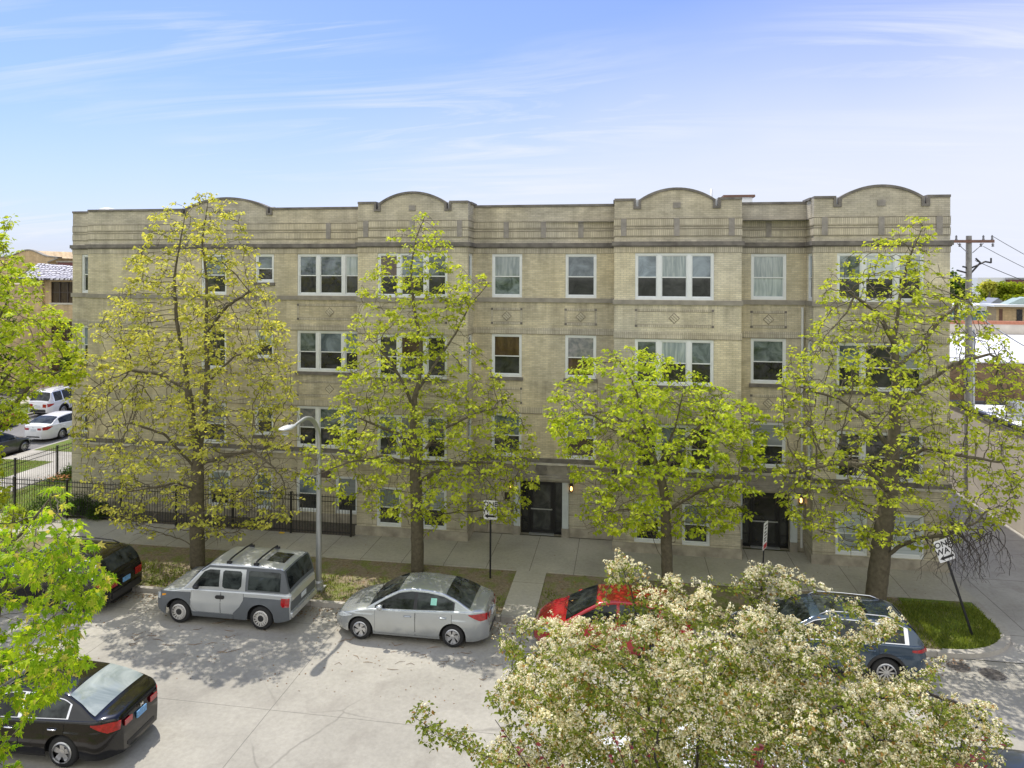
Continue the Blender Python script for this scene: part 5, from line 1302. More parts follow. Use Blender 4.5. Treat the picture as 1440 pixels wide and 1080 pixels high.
# cars on the side street
hd = math.pi/2
t = place('parked_car', 'dark grey sedan parked beside the side lawn fence', 'car', -34.75, 34.3, hd); sedan(t, M['p_grey'], L=4.8, W=.91, kind='ten', r=.33)
t = place('parked_car', 'white sedan parked ahead of the dark grey sedan, its tail towards the fence', 'car', -35.25, 40.3, hd); sedan(t, M['p_white'], L=4.8, W=.91, kind='ten')
t = place('parked_car', 'white sport utility vehicle with dark rear window farthest up the side street', 'car', -41.05, 47.0, hd); suv(t, M['p_white'], 4.95, .98, H=1.85, sunroof=False, rails='chrome', tw=.24)
t = place('parked_car', 'dark red car behind the leaves across the side street', 'car', -41.05, 40.2, hd); sedan(t, M['p_red'], L=4.5, W=.87)
# ================================================================ TREES
def colonise(nodes, parents, att, step, infl, kill, maxit=140, trop=0.0, wob=0.18, rs=NP):
    """space colonisation: nodes grow towards the attraction points of the crown"""
    pos = [np.array(p, float) for p in nodes]; par = list(parents)
    A = np.array(att, float); alive = np.ones(len(A), bool)
    P = np.array(pos); d = np.full(len(A), 1e9); idx = np.zeros(len(A), int)
    for i0 in range(0, len(P), 200):
        D = np.linalg.norm(A[:, None, :] - P[None, i0:i0+200, :], axis=2); j = D.argmin(1); m = D[np.arange(len(A)), j]
        u = m < d; d[u] = m[u]; idx[u] = j[u] + i0
    alive &= d > kill
    cnt = {}
    for it in range(maxit):
        act = alive & (d < infl)
        if not act.any(): break
        new = []
        ids = np.unique(idx[act])
        for i in ids:
            if cnt.get(i, 0) > 5: continue
            sel = act & (idx == i); v = A[sel] - pos[i]; v /= np.linalg.norm(v, axis=1)[:, None] + 1e-9
            g = v.mean(0); n = np.linalg.norm(g)
            if n < .05: g = v[0]; n = 1
            g = g/n + rs.normal(0, wob, 3); g[2] += trop; g /= np.linalg.norm(g)
            pos.append(pos[i] + g*step); par.append(int(i)); new.append(len(pos)-1); cnt[i] = cnt.get(i, 0) + 1
        if not new: break
        Q = np.array([pos[i] for i in new])
        D = np.linalg.norm(A[:, None, :] - Q[None, :, :], axis=2); j = D.argmin(1); m = D[np.arange(len(A)), j]
        u = m < d; d[u] = m[u]; idx[u] = np.array(new)[j[u]]; alive &= d > kill
    return pos, par
def chain(nodes, parents, pts, seg):
    """adds a limb polyline; it starts at the existing node nearest its first point"""
    pts = [np.array(p, float) for p in pts]
    if not nodes: nodes.append(pts[0]); parents.append(-1); cur = 0
    else: cur = int(np.argmin([np.linalg.norm(q - pts[0]) for q in nodes]))
    last = nodes[cur]
    for p in pts[1:]:
        n = max(1, int(np.linalg.norm(p - last)/seg)); a = last.copy()
        for k in range(1, n+1):
            q = a + (p - a)*k/n; q = q + NP.normal(0, seg*.04, 3)*(k < n); nodes.append(q); parents.append(cur); cur = len(nodes)-1
        last = nodes[cur]
def branch_mesh(pos, par, rtip, rbase, pw=2.35, rmin_draw=0.0):
    n = len(pos); kids = [[] for _ in range(n)]
    for i, p in enumerate(par):
        if p >= 0: kids[p].append(i)
    order = []; st = [i for i in range(n) if par[i] < 0]
    while st: i = st.pop(); order.append(i); st.extend(kids[i])
    acc = np.zeros(n); tip = rtip**pw
    for i in reversed(order):
        if not kids[i]: acc[i] = tip
        else: acc[i] = sum(acc[k] for k in kids[i]) + tip*.05
    r = acc**(1/pw); root = order[0]
    # keep twigs thin, scale the big wood to the measured trunk
    r = rtip + (rbase - rtip)*((r - rtip)/max(r[root] - rtip, 1e-6)).clip(0)**1.45
    mb = MB(); done = [False]*n
    starts = [root]
    while starts:
        i = starts.pop(); path = []; rad = []
        if par[i] >= 0: path.append(pos[par[i]]); rad.append(min(r[par[i]], r[i]*1.25))
        while True:
            path.append(pos[i]); rad.append(r[i])
            if not kids[i]: break
            ks = sorted(kids[i], key=lambda k: -r[k]); starts.extend(ks[1:]); i = ks[0]
        if len(path) < 2: continue
        rad[-1] = min(rad[-1], rtip*.6); m = max(rad)
        mb.tube([Vector(p) for p in path], rad, 12 if m > .12 else (7 if m > .04 else (5 if m > .015 else 3)), cap=m > .05)
    return mb, r, kids
def clumpy(p, sc, rs_off):                # cheap 3-D value noise for gaps in the crown
    x, y, z = p[0]*sc + rs_off, p[1]*sc, p[2]*sc
    return .5 + .25*(math.sin(x*1.7 + 1.3*math.sin(y*1.1)) + math.sin(z*1.9 + 1.1*math.sin(x*.8)) * math.cos(y*1.5))
def crown_points(rows, dep, n, dhalf, rs, gap=.0, surf=.5, sc=1.4):
    ys = [r[0] for r in rows]; out = []; off = rs.uniform(0, 50); wsum = np.array([r[2]-r[1] for r in rows], float)
    tries = 0
    while len(out) < n and tries < n*40:
        tries += 1
        py = rs.uniform(ys[0], ys[-1]); xl = np.interp(py, ys, [r[1] for r in rows]); xr = np.interp(py, ys, [r[2] for r in rows])
        if rs.uniform(0, wsum.max()) > xr - xl: continue
        u = rs.uniform(-1, 1); hw = (xr-xl)/2; px = (xl+xr)/2 + u*hw
        e = math.sqrt(max(1 - u*u*.85, 0)); dm = min(dhalf, hw*dep/1000*1.05)*e; t = rs.uniform(-1, 1)
        if rs.uniform() < surf: t = math.copysign(abs(t)**.4, t)
        p = at(px, py, dep + t*dm)
        if clumpy(p, sc, off) < gap: continue
        out.append((p.x, p.y, p.z))
    return out
LEAF = {'heart': [(0, 0), (-.34, .02), (-.5, .3), (-.3, .7), (0, 1.05), (.3, .7), (.5, .3), (.34, .02)],
        'oval': [(0, 0), (-.26, .25), (-.3, .55), (0, 1.0), (.3, .55), (.26, .25)],
        'maple': [(0, 0), (-.22, .1), (-.52, .22), (-.2, .36), (-.42, .78), (-.12, .6), (0, 1.15), (.12, .6), (.42, .78), (.2, .36), (.52, .22), (.22, .1)]}
def add_leaf(vs, fs, p, d, up, size, shape, fold=.25, droop=.2):
    d = d.normalized(); s_ = d.cross(up)
    if s_.length < 1e-3: s_ = d.orthogonal()
    s_.normalize(); n = s_.cross(d); pts = LEAF[shape]; o = len(vs)
    for (a, b) in pts:
        q = p + s_*(a*size) + d*(b*size) + n*(abs(a)*fold*size - b*b*droop*size); vs.append((q.x, q.y, q.z))
    k = len(pts); m = k//2
    fs.append(tuple(o+i for i in range(0, m+1))); fs.append(tuple([o] + [o+i for i in range(m, k)]))
def make_tree(name, label, rows, dep, base, limbs, natt, dhalf, rbase, leafmat, seed, step=.17, infl=2.2, kill=.3, gap=.3, leaf=(.13, .2), nleaf=(7, 11), shape='heart', leafp=lambda py: 1.0,
              pods=0, group=None, rtip=.0065, trop=.03, barkm='bark', droop=(-.8, .15), attz=None, twigs=1.0, flare=1.5, sc=1.4, inner=.16, spread=.085):
    global NP
    rs = np.random.RandomState(seed); random.seed(seed); NP = rs
    nodes, parents = [], []
    for lm in limbs:
        chain(nodes, parents, [at(*p) if len(p) == 3 and not isinstance(p, Vector) else p for p in lm], step)
    att = crown_points(rows, dep, natt, dhalf, rs, gap, sc=sc)
    pos, par = colonise(nodes, parents, att, step, infl, kill, trop=trop, rs=rs)
    t = thing(name, label, 'tree', base, 0, group)
    mb, r, kids = branch_mesh(pos, par, rtip, rbase)
    tr = mb.build('trunk', M[barkm], t, True, world=True)
    # root flare
    vs = []; fs = []; tips = [i for i in range(len(pos)) if not kids[i]]
    cand = tips + [i for i in range(len(pos)) if kids[i] and r[i] < rtip*1.5 and rs.uniform() < inner]
    for i in cand:
        p = Vector(pos[i]); dl = Vector(pos[i]) - Vector(pos[par[i]]) if par[i] >= 0 else Vector((0, 0, 1))
        rel = p - Vector((0, 0, CAMH)); dd = rel.dot(FW); py = CY - rel.z/dd*FPX
        if -4.95 < p.x < -4.0 and 22.2 < p.y < 23.6 and 1.75 < p.z < 3.1 and rs.uniform() < .85: continue      # twigs clear of the street sign
        if rs.uniform() > leafp(py): continue
        k = rs.randint(nleaf[0], nleaf[1]+1); a0 = rs.uniform(0, 2*pi); s0 = rs.uniform(.8, 1.15)
        for q in range(k):
            a = a0 + 2*pi*q/k + rs.normal(0, .35); el = rs.uniform(*droop)
            d = Vector((math.cos(a)*math.cos(el), math.sin(a)*math.cos(el), math.sin(el))) + dl.normalized()*.35
            st = p + Vector((math.cos(a), math.sin(a), rs.uniform(-.6, .9)))*spread*rs.uniform(.3, 1.6)
            add_leaf(vs, fs, st, d, Vector((rs.normal(0, .35), rs.normal(0, .35), 1)), s0*rs.uniform(*leaf), shape, rs.uniform(.1, .4), rs.uniform(.05, .4))
    mb = MB(); mb.add(vs, fs); mb.build('crown', M[leafmat], t, world=True)
    if pods:
        mb = MB()
        for _ in range(pods):
            i = tips[rs.randint(len(tips))]; p = Vector(pos[i])
            for q in range(rs.randint(1, 4)):
                l = rs.uniform(.2, .42); o = Vector((rs.normal(0, .06), rs.normal(0, .06), 0)); e = p + o + Vector((rs.normal(0, .04), rs.normal(0, .04), -l))
                mb.tube([p, p + o*.8 + Vector((0, 0, -.08)), e], [.004, .008, .004], 3, cap=False)
        mb.build('seed_pods', M['pod'], t, world=True)['kind'] = 'stuff'
    return t, pos, par, r, kids, tips
GT = 'street trees on the soil strip'
d1 = 24.77
make_tree('street_tree', 'tall sparse street tree with forked trunk behind the boxy silver wagon, leftmost of the row',
    [(266, 270, 312), (300, 215, 340), (345, 192, 358), (390, 172, 370), (440, 145, 400), (500, 112, 415), (560, 92, 420), (620, 100, 428), (680, 115, 432), (730, 140, 415), (756, 190, 340)], d1, (-14.65, 22.76, -.03),
    [[(278, 798, d1), (277, 740, d1), (277, 690, d1), (278, 640, d1), (270, 590, d1-.2), (261, 520, d1-.4), (248, 450, d1-.5), (245, 390, d1-.4), (255, 330, d1-.3), (262, 295, d1)],
     [(278, 640, d1), (287, 590, d1+.3), (292, 530, d1+.4), (290, 460, d1+.4), (291, 400, d1+.3), (284, 340, d1+.2), (292, 285, d1)],
     [(277, 692, d1), (250, 678, d1-.8), (222, 685, d1-1.4), (190, 690, d1-1.8)], [(278, 660, d1), (230, 610, d1-1), (185, 595, d1-1.6), (150, 600, d1-2)],
     [(279, 655, d1), (320, 640, d1-.8), (355, 633, d1-1.5), (386, 658, d1-2)], [(265, 550, d1-.3), (225, 525, d1+1), (180, 520, d1+1.6)], [(292, 540, d1+.4), (330, 500, d1+1), (375, 490, d1+1.2)], [(291, 470, d1+.4), (320, 430, d1-.4), (350, 410, d1-.8)]],
    3600, 3.6, .25, 'leaf_olive', 21, gap=.3, inner=.18, rtip=.0085, leafp=lambda py: .97 if py < 580 else .68, leaf=(.07, .125), nleaf=(6, 10), pods=160, group=GT, kill=.2)
d2 = 24.43
make_tree('street_tree', 'lime green pointed street tree behind the silver sedan',
    [(298, 592, 606), (330, 548, 625), (360, 540, 630), (392, 508, 692), (430, 500, 665), (470, 485, 655), (520, 478, 700), (560, 470, 722), (600, 450, 748), (640, 425, 760), (680, 425, 765), (715, 480, 740), (738, 560, 720)], d2, (-6.99, 23.63, -.03),
    [[(587, 804, d2), (587, 750, d2), (586, 700, d2), (583, 650, d2), (581, 600, d2), (583, 560, d2), (590, 530, d2), (592, 480, d2), (581, 425, d2), (578, 375, d2), (585, 335, d2), (598, 303, d2)],
     [(581, 575, d2), (570, 545, d2-.4), (550, 508, d2-.8), (520, 478, d2-1.2)], [(585, 555, d2), (610, 515, d2+.5), (640, 470, d2+.6), (660, 430, d2+.4), (688, 398, d2+.2)],
     [(584, 660, d2), (540, 640, d2-1), (490, 650, d2-1.6), (440, 670, d2-2)], [(584, 650, d2), (620, 605, d2-.8), (670, 580, d2-1.2), (715, 570, d2-1.3)], [(583, 640, d2), (560, 610, d2+1), (510, 590, d2+1.8)],
     [(586, 680, d2), (640, 650, d2-1), (700, 650, d2-1.8), (745, 665, d2-2)]],
    2900, 3.4, .22, 'leaf_lime', 33, gap=.34, leafp=lambda py: .95 if py < 690 else .75, leaf=(.07, .125), nleaf=(7, 11), pods=60, group=GT, kill=.2)
d3 = 22.8
make_tree('street_tree', 'low broad street tree with dense bright leaves between the two entrances',
    [(488, 852, 902), (510, 815, 955), (540, 778, 1005), (575, 765, 1068), (610, 775, 1080), (650, 790, 1078), (690, 812, 1068), (725, 815, 1060), (755, 820, 1010)], d3, (1.38, 23.32, -.03),
    [[(938, 836, d3), (938, 780, d3), (936, 730, d3), (934, 695, d3), (928, 665, d3), (915, 638, d3-.2), (905, 590, d3-.3), (893, 545, d3-.3), (872, 508, d3-.2)],
     [(930, 672, d3), (955, 630, d3+.3), (985, 598, d3+.4), (1015, 565, d3+.4)], [(912, 630, d3), (875, 612, d3-.8), (835, 585, d3-1.2)], [(926, 660, d3), (950, 600, d3-.8), (960, 555, d3-1)],
     [(936, 720, d3), (985, 690, d3-1), (1035, 680, d3-1.6)], [(937, 735, d3), (890, 715, d3-1), (850, 720, d3-1.5)], [(920, 650, d3), (900, 615, d3+1.2), (860, 580, d3+1.6)]],
    2700, 3.2, .18, 'leaf_lime2', 45, gap=.3, leafp=lambda py: .95 if py < 620 else .8, leaf=(.075, .13), nleaf=(7, 12), pods=40, group=GT, kill=.19)
d4 = 22.1
make_tree('street_tree', 'thick leaning street tree with bare drooping twigs beside the grass island, rightmost of the row',
    [(303, 1288, 1312), (330, 1245, 1325), (365, 1180, 1315), (400, 1155, 1375), (440, 1150, 1385), (480, 1115, 1418), (520, 1100, 1440), (570, 1090, 1448), (630, 1088, 1450), (690, 1090, 1446), (740, 1112, 1420), (775, 1180, 1330)], d4, (7.73, 23.63, -.03),
    [[(1230, 850, d4), (1236, 800, d4), (1242, 750, d4), (1249, 700, d4), (1256, 630, d4), (1261, 550, d4), (1258, 480, d4), (1264, 425, d4), (1276, 370, d4), (1298, 318, d4)],
     [(1238, 790, d4), (1262, 770, d4-.4), (1290, 758, d4-.8), (1330, 752, d4-1.2), (1372, 735, d4-1.5)], [(1261, 575, d4), (1300, 540, d4-.4), (1340, 512, d4-.6), (1392, 498, d4-.8)],
     [(1262, 520, d4), (1292, 490, d4), (1320, 452, d4+.3), (1366, 412, d4+.4)], [(1258, 490, d4), (1235, 440, d4-.3), (1195, 412, d4-.5)], [(1254, 640, d4), (1225, 590, d4+.8), (1180, 560, d4+1.4), (1140, 550, d4+1.8)],
     [(1250, 690, d4), (1215, 655, d4-1), (1170, 650, d4-1.6), (1125, 665, d4-2)], [(1253, 660, d4), (1300, 630, d4-1), (1350, 640, d4-1.6), (1405, 650, d4-2)]],
    3400, 3.4, .3, 'leaf_lime', 58, gap=.31, rtip=.0085, leafp=lambda py: .8, leaf=(.065, .12), nleaf=(6, 10), pods=30, group=GT, kill=.2)
# bare drooping twigs belonging to the right tree
def bare_twigs(parent, n, x0, x1, y0, y1, dep, seed):
    rs = np.random.RandomState(seed); mb = MB()
    for k in range(n):
        px = rs.uniform(x0, x1); py = rs.uniform(y0, y0+18); d = dep + rs.uniform(-1, .6); p = at(px, py, d); path = [p]; v = Vector((rs.normal(.3, .5), rs.normal(0, .4), -.2))
        for q in range(rs.randint(5, 11)):
            v = (v*.75 + Vector((rs.normal(0, .35), rs.normal(0, .35), -.3))); p = p + v.normalized()*.17; path.append(p)
            if rs.uniform() < .6:
                w = Vector((rs.normal(0, 1), rs.normal(0, 1), -.6)).normalized(); mb.tube([p, p + w*.14, p + w*.22 + Vector((0, 0, -.1))], [.005, .004, .002], 3, cap=False)
        mb.tube(path, [.014*(1 - .75*i/len(path)) for i in range(len(path))], 4, cap=False)
    o = mb.build('bare_twigs', M['bark_dark'], parent, world=True); o['kind'] = 'stuff'; return o
rt = [o for o in bpy.data.objects if o.get('label', '').startswith('thick leaning')][0]
bare_twigs(rt, 46, 1300, 1405, 738, 800, d4-1.2, 5)
# big tree at the left edge, trunk outside the picture
d5 = 25.6
make_tree('street_tree', 'large leafy street tree cut off by the left edge, in front of the side street',
    [(300, -60, 20), (350, -120, 22), (385, -170, 60), (420, -200, 62), (455, -210, 112), (500, -210, 118), (535, -210, 122), (548, -205, 60), (575, -200, 42), (595, -190, 38), (608, -180, 0), (660, -180, 8), (720, -150, 10)], d5, (-22.9, 22.4, -.03),
    [[(-22, 800, d5), (-22, 700, d5), (-24, 640, d5), (-26, 560, d5), (-20, 480, d5), (-25, 400, d5), (-20, 340, d5)], [(-24, 640, d5), (10, 580, d5-.6), (45, 540, d5-1), (85, 522, d5-1.2)], [(-22, 590, d5), (20, 510, d5+.4), (62, 480, d5+.6), (100, 468, d5+.6)],
     [(-25, 560, d5), (-80, 500, d5), (-130, 470, d5)], [(-24, 480, d5), (8, 430, d5), (16, 390, d5)], [(-24, 650, d5), (-90, 600, d5), (-150, 590, d5)]],
    3400, 3.6, .24, 'leaf_lime2', 71, gap=.24, leaf=(.09, .15), nleaf=(7, 11), pods=30, group=GT, kill=.2)
# maple in the near parkway, trunk outside the picture
d6 = 9.0
make_tree('maple_tree', 'vivid green maple sprays with orange tips covering the lower left corner', 
    [(682, 62, 88), (705, 40, 98), (735, -120, 112), (765, -200, 128), (790, -260, 150), (830, -300, 152), (870, -320, 128), (905, -330, 112), (940, -340, 128), (965, -340, 108), (1000, -330, 45), (1050, -320, 18), (1100, -300, 10), (1200, -260, -20)], d6, (-9.3, 8.3, -.03),
    [[Vector((-9.3, 8.3, -.03)), Vector((-9.2, 8.2, 1.5)), Vector((-9.1, 8.3, 3.0)), Vector((-8.6, 8.4, 4.6)), Vector((-8.3, 8.5, 6.0)), Vector((-8.2, 8.5, 7.0))],
     [Vector((-9.1, 8.3, 3.2)), at(-60, 960, d6), at(20, 930, d6), at(90, 945, d6)], [Vector((-8.9, 8.3, 4)), at(-40, 860, d6), at(50, 815, d6+.3), at(120, 785, d6+.3)], [Vector((-8.5, 8.4, 5)), at(-20, 800, d6), at(40, 740, d6), at(75, 695, d6)]],
    2900, 1.5, .12, 'leaf_maple', 83, step=.08, infl=1.2, kill=.09, gap=.38, leaf=(.06, .11), nleaf=(5, 8), shape='maple', droop=(-1.3, -.2), rtip=.004, trop=.0, sc=2.4, inner=.2, spread=.04)
# flowering tree in the near parkway
d7 = 10.2
def flowering():
    global NP
    rs = np.random.RandomState(97); random.seed(97); NP = rs
    rows = [(782, 862, 880), (800, 858, 905), (830, 882, 930), (850, 895, 985), (866, 884, 1120), (880, 790, 1140), (900, 755, 1165), (925, 722, 1195), (950, 712, 1235), (975, 704, 1300), (1000, 700, 1352), (1030, 690, 1385), (1060, 690, 1400), (1100, 700, 1400), (1180, 740, 1360), (1270, 820, 1250)]
    base = Vector((.95, 10.3, -.03)); d = d7
    limbs = [[base, base + Vector((.05, 0, 1.2)), base + Vector((.02, .1, 2.1)), at(915, 1010, d), at(905, 950, d), at(902, 900, d), at(888, 830, d), at(872, 792, d)],
             [base + Vector((.02, .1, 2.0)), at(985, 1000, d), at(1040, 900, d), at(1070, 830, d), at(1085, 800, d)], [base + Vector((.02, .1, 1.9)), at(840, 1040, d-.4), at(770, 980, d-.6), at(715, 950, d-.7)],
             [base + Vector((.02, .1, 1.9)), at(1080, 1040, d-.2), at(1200, 985, d), at(1300, 975, d), at(1385, 1000, d)], [at(1060, 1030, d), at(1150, 930, d+.4), at(1235, 885, d+.5), at(1262, 868, d+.5)],
             [base + Vector((.02, .1, 1.8)), at(760, 1085, d-.8), at(680, 1062, d-1), at(625, 1035, d-1.1), at(582, 1008, d-1.1)], [base + Vector((.02, .1, 1.9)), at(920, 1060, d-1.6), at(930, 1010, d-2.2)], [base + Vector((.02, .1, 1.9)), at(1000, 1020, d+1.4), at(960, 940, d+1.8)],
             [at(905, 960, d), at(840, 915, d+.4), at(790, 885, d+.6)], [at(1200, 985, d), at(1230, 1040, d-1), at(1290, 1045, d-1.3)]]
    nodes, parents = [], []
    for lm in limbs: chain(nodes, parents, lm, .12)
    att = crown_points(rows, d, 1700, 2.3, rs, .3, surf=.3, sc=2.6)
    ends = crown_points(rows, d, 190, 2.3, rs, .0, surf=.85, sc=2.6); core = at(930, 1090, d)
    for e in ends:                        # plumes of blossom reaching outwards from the heart of the tree
        e = Vector(e); o = (e - core); o.z *= .55; o.z += .25; o.normalize(); L = rs.uniform(.55, 1.2)
        for _ in range(int(30*L)):
            u = rs.uniform(); q = e - o*L*(1-u) + Vector((rs.normal(0, .09), rs.normal(0, .09), rs.normal(0, .06) - .12*(1-u)**2))*(1.25 - .8*u); att.append(tuple(q))
    att += [tuple(at(rs.uniform(575, 700), 0, 1) * 0 + at((q := rs.uniform(585, 700)), 1008 + (q-585)*.55 + rs.normal(0, 12), d - 1.1 + rs.normal(0, .2))) for _ in range(60)]
    for (x0, y0, x1, y1, n) in ((1030, 830, 1075, 800, 25), (1090, 850, 1110, 815, 20), (1225, 905, 1265, 868, 30), (1300, 985, 1395, 1000, 40), (862, 830, 868, 778, 20), (790, 885, 728, 872, 26), (745, 925, 705, 905, 20), (730, 985, 680, 978, 20), (1160, 880, 1205, 850, 25), (1180, 915, 1225, 890, 20), (1270, 960, 1330, 935, 26), (985, 850, 1002, 822, 14), (1340, 1010, 1420, 1030, 24), (930, 850, 948, 818, 18), (895, 868, 985, 850, 46), (900, 885, 1000, 872, 46), (905, 850, 980, 838, 22)):
        for _ in range(n): u = rs.uniform(); att.append(tuple(at(x0+(x1-x0)*u + rs.normal(0, 5), y0+(y1-y0)*u + rs.normal(0, 5), d + rs.normal(0, .2))))
    pos, par = colonise(nodes, parents, att, .1, 1.3, .1, trop=.05, rs=rs)
    t = thing('flowering_tree', 'broad low tree covered in cream blossom in front of the parked cars', 'tree', base)
    mb, r, kids = branch_mesh(pos, par, .004, .1); mb.build('trunk', M['bark_dark'], t, True, world=True)
    vl, fl_, vp, fp = [], [], [], []
    cells = {}
    for q in pos: cells.setdefault((int(q[0]//.22), int(q[1]//.22)), []).append(q[2])
    def shaded(p):                        # how many twigs hang over this one
        a, b = int(p.x//.22), int(p.y//.22)
        return sum(1 for z in cells.get((a, b), ()) if p.z + .12 < z < p.z + 1.0)
    for i in range(len(pos)):
        if r[i] > .011 or par[i] < 0: continue
        p = Vector(pos[i]); tip = not kids[i]; cl = clumpy(p, 2.6, 3.1)
        rel = p - Vector((0, 0, CAMH)); dd = rel.dot(FW); px = CX + rel.dot(RT)/dd*FPX
        sparse = px < 700
        npet = 0 if cl < .27 else (1 if cl < .43 else (3 if not sparse else 0))
        if sparse and rs.uniform() < .12: npet = 1
        sh = shaded(p)
        if sh > 15: npet = 0
        elif sh > 9: npet = min(npet, 1)
        for q in range(npet if rs.uniform() < .9 else 0):
            c = p + Vector((rs.normal(0, .045), rs.normal(0, .045), abs(rs.normal(.03, .03)))); R = rs.uniform(.03, .055)
            for k in range(rs.randint(11, 17)):
                a = rs.uniform(0, 2*pi); z = rs.uniform(-.15, 1); s_ = math.sqrt(max(1-z*z, 0)); n = Vector((math.cos(a)*s_, math.sin(a)*s_, z))
                o = n.orthogonal().normalized(); o2 = n.cross(o); an = rs.uniform(0, 2*pi); e = (o*math.cos(an) + o2*math.sin(an))*rs.uniform(.009, .016); f_ = n.cross(e.normalized())*e.length
                cc = c + n*R*rs.uniform(.7, 1.1); b = len(vp); lift = n*.006
                vp += [tuple(cc - e + lift), tuple(cc - f_), tuple(cc + e + lift), tuple(cc + f_)]; fp.append((b, b+1, b+2, b+3))
        for q in range(rs.randint(6, 10)):
            a = rs.uniform(0, 2*pi); el = rs.uniform(-.7, .5); dvec = Vector((math.cos(a)*math.cos(el), math.sin(a)*math.cos(el), math.sin(el)))
            add_leaf(vl, fl_, p + Vector((rs.normal(0, .05), rs.normal(0, .05), rs.normal(-.02, .04))), dvec, Vector((rs.normal(0, .5), rs.normal(0, .5), 1)), rs.uniform(.04, .07), 'oval', .3, .3)
    m1 = MB(); m1.add(vl, fl_); m1.build('crown', M['leaf_crab'], t, world=True)
    m2 = MB(); m2.add(vp, fp); m2.build('blossom', M['petal'], t, world=True)
    print('bloom', len(pos), len(fp), len(fl_))
flowering()
# plum twigs in front of it: a young purple leaved tree standing nearer the camera
def plum():
    rs = np.random.RandomState(9); base = Vector((.75, 6.3, -.03)); t = thing('plum_tree', 'slender purple leaved plum whose top twigs reach the bottom edge', 'tree', base)
    mb = MB(); vl, fl_ = [], []
    mb.tube([base, base + Vector((0, .05, 2)), base + Vector((.05, .05, 3.6)), base + Vector((.08, .1, 5.0))], [.05, .045, .035, .02], 8)
    top = base + Vector((.06, .06, 4.2))
    for (px, py) in ((712, 1012), (745, 1040), (862, 1030), (880, 1045), (900, 1020), (850, 1060), (1062, 1045), (1075, 1050), (1090, 1062), (1400, 1035), (1390, 1055), (1380, 1062), (1425, 1045), (1060, 1066), (780, 1058), (925, 1055), (1350, 1066), (1180, 1064)):
        d = 6.6 + rs.uniform(-.3, .3); e = at(px + rs.normal(0, 4), py, d); m_ = top.lerp(e, .55) + Vector((0, 0, -.25)); path = [top, m_, e]
        mb.tube(path, [.012, .008, .003], 4, cap=False)
        for k in range(7):
            u = rs.uniform(.0, 1); p = m_.lerp(e, .62 + .38*u); a = rs.uniform(0, 2*pi); el = rs.uniform(-.5, .6)
            add_leaf(vl, fl_, p, Vector((math.cos(a)*math.cos(el), math.sin(a)*math.cos(el), math.sin(el))), Vector((rs.normal(0, .4), rs.normal(0, .4), 1)), rs.uniform(.045, .075), 'oval', .35, .2)
    mb.build('trunk', M['bark_dark'], t, True, world=True); m1 = MB(); m1.add(vl, fl_); m1.build('crown', M['leaf_plum'], t, world=True)
plum()
# background trees: each its own trunk and crown of many leaf faces
def bg_tree(label, px, py_top, py_bot, halfw, dep, mat, seed, n=2600, ls=.3, gap=.25, base_z=0.0, dz=1.0):
    rs = np.random.RandomState(seed); c = at(px, (py_top+py_bot)/2, dep); hw = halfw*dep/1000; hh = (py_bot-py_top)/2*dep/1000; base = Vector((c.x, c.y, base_z))
    t = thing('background_tree', label, 'tree', base)
    mb = MB(); path = [base, Vector((c.x, c.y, c.z-hh*.7)), Vector((c.x+.1, c.y, c.z+hh*.5))]; mb.tube(path, [.22, .18, .04], 8); vs, fs = [], []
    lob = [(Vector((rs.uniform(-.65, .65)*hw, rs.uniform(-.6, .6)*hw*dz, rs.uniform(-.6, .75)*hh)), rs.uniform(.28, .5)) for _ in range(16)]
    for l, s_ in lob: mb.tube([Vector((c.x, c.y, c.z-hh*.5)), c + l*.6 + Vector((0, 0, -.1)), c + l], [.08, .05, .02], 5, cap=False)
    for k in range(n):
        l, s_ = lob[rs.randint(len(lob))]; v = Vector((rs.normal(), rs.normal(), rs.normal())); v.normalize(); rr = rs.uniform(.55, 1.0)
        p = c + l + Vector((v.x*hw*s_*rr, v.y*hw*s_*rr, v.z*hh*s_*rr*1.1))
        if clumpy(p, 1.6/max(ls*3, .5), seed) < gap: continue
        add_leaf(vs, fs, p, Vector((rs.normal(), rs.normal(), rs.normal(-.3, .6))), Vector((rs.normal(0, .5), rs.normal(0, .5), 1)), ls*rs.uniform(.6, 1.3), 'oval', .3, .3)
    mb.build('trunk', M['bark'], t, True, world=True); m1 = MB(); m1.add(vs, fs); m1.build('crown', M[mat], t, world=True)
bg_tree('dark green tree against the brick corner beside the utility pole', 1345, 383, 432, 24, 62, 'leaf_dark', 3, 3000, .28, .2)
bg_tree('yellow green tree behind the glazed building, left of the far pair', 1392, 397, 426, 26, 110, 'leaf_far', 4, 2600, .5, .15)
bg_tree('yellow green tree behind the tan house, right of the far pair', 1435, 398, 426, 28, 108, 'leaf_far', 5, 2600, .5, .15)
bg_tree('reddish budding tree top beside the utility pole', 1391, 393, 418, 10, 104, 'leaf_olive', 6, 800, .4, .2)
bg_tree('narrow dark green tree at the corner of the building on the side street', 95, 478, 548, 11, 56, 'leaf_dark', 7, 2600, .2, .1)
bg_tree('dark green tree across the side street behind the parked cars', 5, 480, 585, 46, 66, 'leaf_dark', 8, 5000, .26, .2)
bg_tree('bushy green tree farther up the side street', -40, 440, 580, 55, 56, 'leaf_dark', 9, 4000, .28, .2)
bg_tree('pale tree top peeping above the red brick block', 90, 358, 374, 9, 90, 'leaf_olive', 10, 900, .3, .15)
